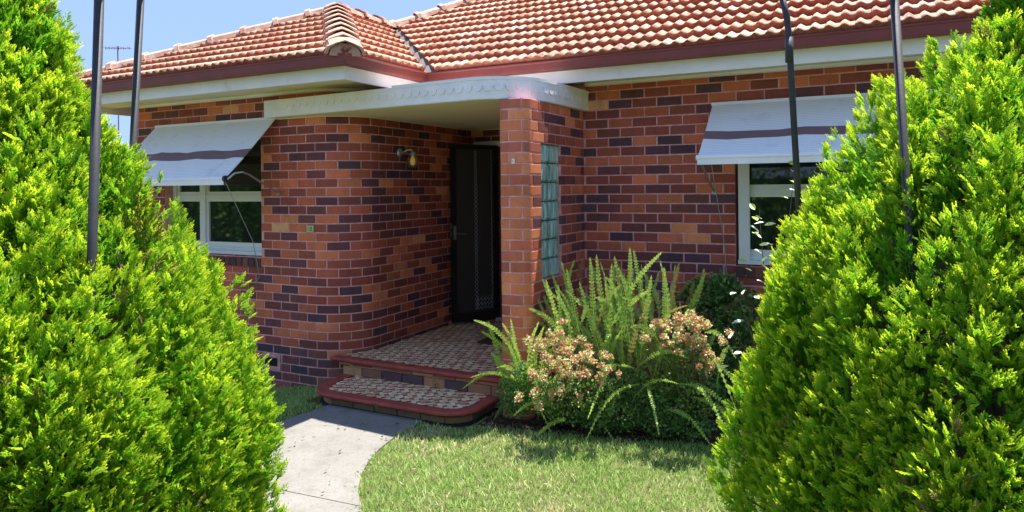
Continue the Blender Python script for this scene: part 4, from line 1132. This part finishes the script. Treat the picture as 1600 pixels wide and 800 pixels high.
    c0 = np.stack([r2*np.cos(t2), r2*np.sin(t2), H+zz2], 1); gr = np.stack([np.cos(t2)*.6, np.sin(t2)*.6, np.ones(mi)], 1)+rs.normal(0, .3, (mi, 3)); gr /= np.linalg.norm(gr, axis=1)[:, None]
    nr = rs.normal(0, 1, (mi, 3)); nr -= gr*(nr*gr).sum(1)[:, None]; nr /= np.linalg.norm(nr, axis=1)[:, None]; sx = np.cross(nr, gr)
    TVv, TFf, TT = temps[0]; q = len(TVv)
    W = c0[:, None, :]+2.0*(TVv[None, :, 0:1]*sx[:, None, :]+TVv[None, :, 1:2]*nr[:, None, :]+TVv[None, :, 2:3]*gr[:, None, :])
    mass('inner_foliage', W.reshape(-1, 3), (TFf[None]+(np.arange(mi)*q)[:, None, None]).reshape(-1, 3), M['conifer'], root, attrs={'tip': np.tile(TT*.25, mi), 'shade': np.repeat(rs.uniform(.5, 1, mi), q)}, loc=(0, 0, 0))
    return root
profL = [(-1.86, 0.72), (-1.6, 0.87), (-1.3, 0.92), (-1.04, 0.9), (-0.68, 0.85), (-0.35, 0.695), (0.06, 0.39), (0.3, 0.29), (0.47, 0.249), (0.65, 0.139), (0.76, 0.024), (0.82, 0.01)]
profR = [(-1.86, 0.795), (-1.6, 0.955), (-1.22, 1.015), (-0.9, 0.955), (-0.38, 0.825), (-0.1, 0.685), (0.12, 0.535), (0.25, 0.37), (0.34, 0.225), (0.42, 0.13), (0.5, 0.084), (0.68, 0.044), (0.85, 0.024), (1.0, 0)]
def at_cam(a, D): return (a*c_-D*s_, a*s_+D*c_)
xl, yl = at_cam(-1.86, 2.48); xr_, yr_ = at_cam(1.89, 2.58)
conifer(xl, yl, profL, 'big golden green conifer at the left with two arch posts in it', 14, 800, 76)
conifer(xr_, yr_, profR, 'big golden green conifer at the right hiding part of the awning', 12, 880, 78)

# ------------------------------------------------------------------ garden bed plants
def leaf_mass(name_, parent, centers, size, n_per, colfn, mat, seed, up_=.3, asp=.38, attr='tint'):
    """many small pointed leaves round given (x,y,z,rx,ry,rz) blobs"""
    rs = np.random.default_rng(seed); P_ = []; C = []
    for (x, y, z, rx, ry, rz) in centers:
        d = rs.normal(0, 1, (n_per, 3)); d /= np.linalg.norm(d, axis=1)[:, None]; r = rs.uniform(.45, 1.02, n_per)**.6
        P_.append(np.array([x, y, z])+d*r[:, None]*np.array([rx, ry, rz]))
    P_ = np.concatenate(P_); m_ = len(P_)
    g = rs.normal(0, 1, (m_, 3)); g[:, 2] += up_; g /= np.linalg.norm(g, axis=1)[:, None]
    nr = rs.normal(0, 1, (m_, 3)); nr[:, 2] += .8; nr -= g*(nr*g).sum(1)[:, None]; nr /= np.linalg.norm(nr, axis=1)[:, None]
    sx = np.cross(nr, g); L_ = size*rs.uniform(.6, 1.2, m_)[:, None]; W = L_*asp
    V = np.stack([P_, P_+g*L_*.45+sx*W+nr*L_*.06, P_+g*L_, P_+g*L_*.45-sx*W+nr*L_*.06], 1).reshape(-1, 3)
    b = np.arange(m_)[:, None]*4; F3 = np.concatenate([b+np.array([[0, 1, 2]]), b+np.array([[0, 2, 3]])], 0)
    cols = colfn(rs, P_)
    attrs = {'tint': np.repeat(cols, 4, 0)} if attr == 'tint' else {'tip': np.repeat(rs.uniform(0, 1, m_), 4), 'shade': np.repeat(rs.uniform(0, 1, m_), 4)}
    o = mass(name_, V-np.array(parent.location), F3, mat, parent, attrs=attrs, loc=(0, 0, 0)); return o
def stems(parent, x, y, tips, r=.005):
    mb = MB()
    for t in tips: mb.tube([(x+random.uniform(-.04, .04), y+random.uniform(-.04, .04), -.01), ((x+t[0])/2, (y+t[1])/2, t[2]*.55), t], [r*1.4, r, r*.4], 5, cap=False)
    mb.build('stems', M['bark'], parent)
# heavenly bamboo style shrubs: cream and coral tops, green below
def col_top(rs, P_):
    k = rs.choice(5, len(P_), p=[.22, .26, .20, .14, .18]); pal = np.array([[.74, .70, .36], [.80, .34, .26], [.54, .64, .20], [.70, .16, .15], [.26, .46, .10]])
    return pal[k]*rs.uniform(.75, 1.15, len(P_))[:, None]
def col_green(rs, P_):
    k = rs.choice(3, len(P_), p=[.5, .35, .15]); pal = np.array([[.10, .24, .05], [.26, .42, .10], [.46, .50, .18]])
    return pal[k]*rs.uniform(.7, 1.2, len(P_))[:, None]
def nandina(x, y, h, tops, lows, label, seed):
    t = empty('flowering_shrub', (x, y, 0), label, 'shrub', 'low shrubs with coral and cream tips')
    rb = random.Random(seed); tops = [(a+rb.gauss(0, 1)*d, b+rb.uniform(-1, 1)*e, c+rb.gauss(0, .9)*f, d*rb.uniform(.18, .42), e*rb.uniform(.2, .5), f*rb.uniform(.25, .6)) for (a, b, c, d, e, f) in tops for _ in range(10)]
    leaf_mass('coral_tips', t, tops, .020, 80, col_top, M['tintleaf'], seed)
    leaf_mass('green_leaves', t, lows, .030, 620, col_green, M['tintleaf'], seed+1)
    stems(t, x, y, [(c[0], c[1], c[2]) for c in tops[::2]+lows], .003)
def B(u, v, Y, rx, ry, rz):
    du = u-800; a = du/F_PX; D = Y/(c_+s_*a); p = wpos(u, v, D); return (p.x, p.y, p.z, rx, ry, rz)
nandina(-2.15, 4.95, .6, [B(842, 540, 4.55, .10, .10, .07), B(880, 538, 4.65, .12, .10, .07), B(915, 556, 4.65, .10, .10, .06), B(850, 590, 4.42, .09, .09, .08), B(880, 590, 4.45, .08, .08, .07), B(865, 560, 4.50, .12, .1, .07), B(935, 575, 4.60, .06, .08, .05)],
        [B(860, 620, 4.78, .16, .12, .16), B(910, 610, 4.83, .15, .12, .17), B(880, 640, 4.83, .2, .1, .1), B(950, 620, 4.88, .1, .1, .15)], 'low shrub with coral and cream tips beside the porch steps', 21)
nandina(-1.2, 5.2, .8, [B(1075, 505, 4.80, .12, .1, .06), B(1045, 525, 4.75, .08, .09, .05), B(1098, 528, 4.80, .07, .09, .07), B(1060, 520, 4.80, .11, .1, .05), B(1105, 560, 4.80, .04, .06, .06)],
        [B(1060, 580, 5.03, .20, .12, .20), B(1090, 610, 5.03, .16, .12, .2), B(1020, 600, 5.03, .14, .12, .18), B(1050, 640, 5.08, .2, .1, .12)], 'taller shrub with coral tips at right of the fern', 23)
t = empty('dark_shrub', (-1.0, 5.8, 0), 'dark green leafy shrub against the wall under the right window', 'shrub')
leaf_mass('crown', t, [B(1100, 460, 5.85, .2, .13, .13), B(1130, 450, 5.85, .14, .13, .12), B(1095, 510, 5.85, .24, .13, .2), B(1140, 520, 5.8, .2, .13, .25), B(1110, 580, 5.8, .25, .13, .25), B(1150, 600, 5.7, .2, .13, .25), B(1180, 500, 5.8, .2, .12, .25), B(1165, 660, 5.5, .2, .12, .14)], .042, 900, col_green, M['leafdark'], 31, attr='tip', asp=.3)
stems(t, -1.0, 5.85, [B(1100, 470, 5.85, 0, 0, 0)[:3], B(1140, 500, 5.8, 0, 0, 0)[:3], B(1110, 560, 5.8, 0, 0, 0)[:3]])
t = empty('groundcover_shrub', (-1.6, 5.2, 0), 'low tangled green shrub at the foot of the fern near lawn edge', 'shrub')
leaf_mass('crown', t, [B(975, 650, 4.90, .16, .1, .12), B(1010, 630, 4.95, .16, .1, .14), B(930, 655, 4.85, .14, .1, .1), B(1030, 660, 4.95, .16, .1, .1), B(980, 600, 5.00, .15, .1, .14), B(810, 625, 4.75, .12, .1, .14), B(795, 620, 4.8, .1, .08, .16), B(815, 600, 4.75, .1, .08, .16), B(1080, 665, 5.00, .18, .1, .09)], .028, 650, col_green, M['leafdark'], 33, attr='tip', asp=.25)
stems(t, -1.6, 5.25, [B(975, 650, 4.90, 0, 0, 0)[:3], B(1020, 640, 4.95, 0, 0, 0)[:3]])
# sword fern: every frond a part
fern = empty('sword_fern', (-1.85, 5.0, 0), 'tall sword fern with long upright fronds beside the glass blocks', 'fern')
def frond(base, tip, bend, wid, mat, seed, npin=26, sparse=0.0):
    rs = random.Random(seed); base = Vector(base); tip = Vector(tip); L_ = (tip-base).length
    side = (tip-base).cross(Vector((-math.sin(TH), math.cos(TH), 0))).normalized()
    pts = []
    for i in range(npin+1):
        f = i/npin; p = base.lerp(tip, f)+Vector(bend)*math.sin(math.pi*f); pts.append(p)
    V = []; F = []; T = []; S = []
    for i in range(1, npin):
        f = i/npin; d = (pts[i+1]-pts[i-1]).normalized(); sd = side-d*side.dot(d); sd.normalize(); nn = d.cross(sd)
        w_ = wid*(.45+.55*min(1, f*4))*math.sqrt(max(.02, 1-f**2.6))
        for sg in (-1, 1):
            if rs.random() < sparse: continue
            dirv = (sd*sg+d*.22+nn*rs.uniform(-.3, .3)).normalized(); q = pts[i]; hw = L_/npin*.6
            b = len(V); V += [q-d*hw*.5, q+dirv*w_*.5+d*hw*.8, q+dirv*w_, q+dirv*w_*.45-d*hw*.7]
            F += [(b, b+1, b+2), (b, b+2, b+3)]; t_ = min(1, max(0, .25+.5*f+rs.uniform(-.2, .25))); T += [t_*.8, t_, t_, t_*.9]; S += [rs.uniform(0, .4)]*4
    for i in range(npin):
        b = len(V); w_ = .003; V += [pts[i]-side*w_, pts[i]+side*w_, pts[i+1]+side*w_*.8, pts[i+1]-side*w_*.8]; F += [(b, b+1, b+2), (b, b+2, b+3)]; T += [.7]*4; S += [0]*4
    V = np.array([tuple(v) for v in V])-np.array([*fern.location])
    mass('frond', V, np.array(F), mat, fern, attrs={'tip': np.array(T), 'shade': np.array(S)}, loc=(0, 0, 0))
def PX(u, v, Y): return B(u, v, Y, 0, 0, 0)[:3]
FR = [  # base pixel, tip pixel, base Y, tip Y, bend, width
 ((892, 570), (853, 437), 5.2, 5.05, (0, 0, .0), .045), ((930, 530), (922, 402), 5.4, 5.4, (0, 0, .02), .05), ((955, 540), (932, 398), 5.4, 5.3, (-.02, 0, .02), .05),
 ((950, 560), (956, 412), 5.4, 5.35, (0, 0, 0), .045), ((985, 540), (960, 400), 5.45, 5.4, (0, 0, .02), .055), ((975, 520), (984, 387), 5.5, 5.35, (.02, 0, .03), .05),
 ((955, 510), (1034, 394), 5.4, 5.25, (0, 0, .06), .045), ((1010, 500), (990, 390), 5.5, 5.5, (0, 0, 0), .045), ((960, 505), (1012, 455), 5.4, 5.3, (0, 0, .03), .05),
 ((1040, 520), (1038, 418), 5.6, 5.5, (0, 0, 0), .05), ((1000, 560), (1018, 430), 5.5, 5.45, (0, 0, .02), .05), ((900, 560), (826, 482), 5.25, 5.1, (0, 0, .08), .05),
 ((880, 560), (872, 445), 5.5, 5.6, (0, 0, 0), .045), ((905, 520), (885, 420), 5.6, 5.6, (0, 0, 0), .05), ((940, 560), (905, 440), 5.6, 5.6, (0, 0, 0), .05),
 ((1000, 600), (915, 690), 5.2, 4.85, (-.02, 0, .10), .03), ((960, 560), (918, 655), 5.15, 4.95, (0, 0, .02), .03),
 ((1070, 500), (1150, 640), 5.35, 5.1, (.0, 0, .10), .03), ((1080, 600), (1140, 690), 5.3, 5.0, (0, 0, .08), .035), ((1010, 600), (1030, 680), 5.25, 5.0, (0, 0, .04), .03),
 ((830, 600), (740, 500), 5.15, 4.85, (0, 0, .12), .045), ((820, 590), (752, 518), 5.2, 5.0, (0, 0, .06), .04), ((810, 600), (722, 608), 5.0, 4.75, (0, 0, .10), .035), ((830, 620), (735, 590), 5.05, 4.8, (0, 0, .10), .04),
 ((820, 620), (775, 575), 5.0, 4.85, (0, 0, .1), .05), ((840, 640), (862, 678), 4.95, 4.78, (-.02, 0, .06), .05), ((870, 640), (802, 650), 4.9, 4.75, (0, 0, .08), .045), ((885, 655), (838, 682), 4.8, 4.7, (0, 0, .03), .045),
 ((815, 600), (798, 498), 5.2, 5.1, (0, 0, 0), .04), ((825, 600), (785, 505), 5.2, 5.0, (0, 0, .05), .035)]
for i, (b, t_, yb_, yt_, bd, wd_) in enumerate(FR): frond(PX(*b, min(yb_, 5.05)-.1), PX(*t_, min(yt_-.4, 4.9)), bd, wd_*.56, M['fern'], i, 24)
rs = random.Random(77)
for i in range(20):
    u0 = rs.uniform(790, 850); v0 = rs.uniform(610, 655); u1 = u0+rs.uniform(-45, 45); v1 = rs.uniform(500, 600)
    frond(PX(u0, v0, 4.85), PX(u1, v1, rs.uniform(4.65, 4.8)), (rs.uniform(-.03, .03), 0, rs.uniform(.02, .10)), rs.uniform(.02, .03), M['fern'], 400+i, 22, .04)
rs = random.Random(5)
for i in range(120):
    u0 = rs.uniform(870, 1060); v0 = rs.uniform(560, 640); u1 = u0+rs.uniform(-75, 75); v1 = rs.uniform(405, 560); yb_ = rs.uniform(4.95, 5.5)
    frond(PX(u0, v0, yb_), PX(u1, v1, yb_+rs.uniform(-.2, .15)), (rs.uniform(-.09, .09), 0, rs.uniform(0, .16)), rs.uniform(.018, .028), M['fern' if i % 6 else 'frondy'], 100+i, 22, .08)
for i, (b, t_) in enumerate([((1090, 560), (1165, 620)), ((1060, 600), (1150, 650)), ((1080, 620), (1170, 690)), ((1100, 520), (1150, 560)), ((1040, 640), (1110, 695)), ((990, 620), (1060, 600)), ((1000, 570), (1075, 560)), ((930, 600), (990, 575)), ((900, 640), (960, 690)), ((1120, 600), (1140, 540)), ((800, 640), (770, 660))]):
    frond(PX(*b, 4.95), PX(*t_, 4.82), (0, 0, .07), .022, M['fern'], 500+i, 22, .04)
for i, (b, t_, yy, bd) in enumerate([((1035, 500), (1115, 425), 5.4, (0, 0, .10)), ((1020, 540), (1004, 470), 5.35, (0, 0, .05)), ((980, 590), (1020, 500), 5.3, (0, 0, .04)), ((1090, 620), (1148, 680), 5.1, (0, 0, .05)), ((910, 470), (905, 410), 5.7, (0, 0, .02)),
                                     ((1060, 545), (1085, 440), 5.5, (0, 0, .05)), ((960, 600), (1000, 560), 5.2, (0, 0, .05)), ((1100, 640), (1160, 655), 5.0, (0, 0, .04))]):
    frond(PX(*b, yy), PX(*t_, yy-.1), bd, .024, M['frondy'], 300+i, 22, .25)
for i in range(26):
    u0 = rs.uniform(890, 1040); v0 = rs.uniform(560, 640); u1 = u0+rs.uniform(-60, 60); v1 = rs.uniform(420, 540); yy = rs.uniform(4.85, 5.3)
    a, b = Vector(PX(u0, v0, yy)), Vector(PX(u1, v1, yy)); mb = MB(); mb.tube([a, a.lerp(b, .5)+Vector((rs.uniform(-.03, .03), 0, .04)), b], [.0035, .003, .0015], 4, cap=False); mb.build('dead_stem', M['drystem'], fern)
# variegated shrub by the right window
vs_ = empty('variegated_shrub', (-.72, 5.1, 0), 'slender shrub with white edged leaves between window and right conifer', 'shrub')
mb = MB()
for (u0, v0, u1, v1) in ((1200, 600, 1186, 325), (1200, 600, 1243, 250), (1190, 620, 1140, 500), (1195, 610, 1150, 455)):
    a = Vector(PX(u0, v0, 5.05)); a0 = Vector((a.x, a.y, 0)); mb.tube([a0, a, a.lerp(Vector(PX(u1, v1, 5.0)), .5)+Vector((.015, 0, .02)), PX(u1, v1, 5.0)], [.008, .006, .004, .002], 5)
mb.build('stems', M['bark'], vs_)
V = [(0, 0, 0), (.012, 0, .003), (.017, 0, .004), (.010, 0, 0), (0, 0, 0)]
LV = [(0, 0, 0), (.014, .018, .003), (.016, .034, .004), (.009, .050, .001), (0, .062, -.004), (-.009, .050, .001), (-.016, .034, .004), (-.014, .018, .003), (0, .03, -.003)]
LF = [(0, 1, 8), (1, 2, 8), (2, 3, 8), (3, 4, 8), (4, 5, 8), (5, 6, 8), (6, 7, 8), (7, 0, 8)]
lme = mesh_from('leaf', LV, LF, M['vari']); rs = random.Random(9)
lme2 = mesh_from('leaf', LV, LF, simple('lime_young_leaf', (.30, .42, .05), .5))
spots = [(1180, 328, 1), (1183, 345, 1), (1178, 350, 0), (1190, 342, 0), (1186, 362, 0), (1194, 352, 0), (1190, 372, 0), (1182, 366, 1), (1196, 380, 0), (1186, 382, 0), (1200, 392, 0), (1190, 396, 0), (1204, 404, 0), (1168, 408, 1), (1190, 410, 0), (1175, 424, 0), (1198, 420, 0), (1160, 460, 0), (1150, 457, 0), (1178, 462, 0),
         (1144, 505, 0), (1138, 550, 0), (1146, 553, 0), (1139, 572, 0), (1140, 530, 0), (1243, 258, 1), (1236, 266, 0), (1240, 285, 1), (1232, 296, 0), (1246, 298, 0), (1250, 312, 0), (1232, 310, 0), (1247, 242, 0), (1206, 430, 0), (1182, 438, 0)]
for (u, v, y_) in spots:
    o = bpy.data.objects.new('leaf', lme2 if y_ else lme); link(o, vs_)
    p = Vector(PX(u, v, rs.uniform(4.7, 4.85)))-vs_.location; s = rs.uniform(.9, 1.4)
    q = Matrix.Rotation(rs.uniform(0, 6.28), 4, 'Z') @ Matrix.Rotation(rs.uniform(-.3, .9), 4, 'X') @ Matrix.Rotation(rs.uniform(-.7, .7), 4, 'Y')
    o.matrix_local = Matrix.Translation(p) @ q @ Matrix.Scale(s, 4)
# small weeds on the steps
for (u, v, Y) in ((680, 606, 5.0), (588, 640, 4.53)):
    b = Vector(PX(u, v, Y)); wd_ = empty('weed', (b.x, b.y, b.z), 'tiny bright green weed growing %s' % ('in the joint behind the rounded step' if u > 650 else 'at the foot of the rounded step'), 'weed')
    mb = MB()
    for k in range(7):
        a = k*.9; d = Vector((math.cos(a)*.018, math.sin(a)*.018, .05+.015*math.sin(k*2))); s_v = Vector((-math.sin(a), math.cos(a), 0))*.005
        mb.add([b, b+d*.5+s_v, b+d, b+d*.5-s_v], [(0, 1, 2, 3)])
    mb.build('leaves', simple('weed_green', (.10, .30, .04), .5), wd_)
# hedge and trees across the garden, seen only as reflections in the window glass
hd = empty('hedge', (-3.2, -7, 0), 'tall green hedge along the street side of the garden', 'hedge')
cs_ = []
for i in range(-18, 26):
    cs_.append((-14+i*.95, -7+.3*math.sin(i*1.7), .9+.0*i, .7, .5, 1.0)); cs_.append((-14+i*.95+.4, -7.2, 2.1+.35*math.sin(i*2.3), .65, .5, .7))
leaf_mass('crown', hd, cs_, .15, 260, col_green, M['leafdark'], 41, attr='tip', asp=.45)
mb = MB(); mb.box(-31, 10.5, -7.3, -6.9, 0, 2.0); mb.build('inner_branches', M['leafdark'], hd)
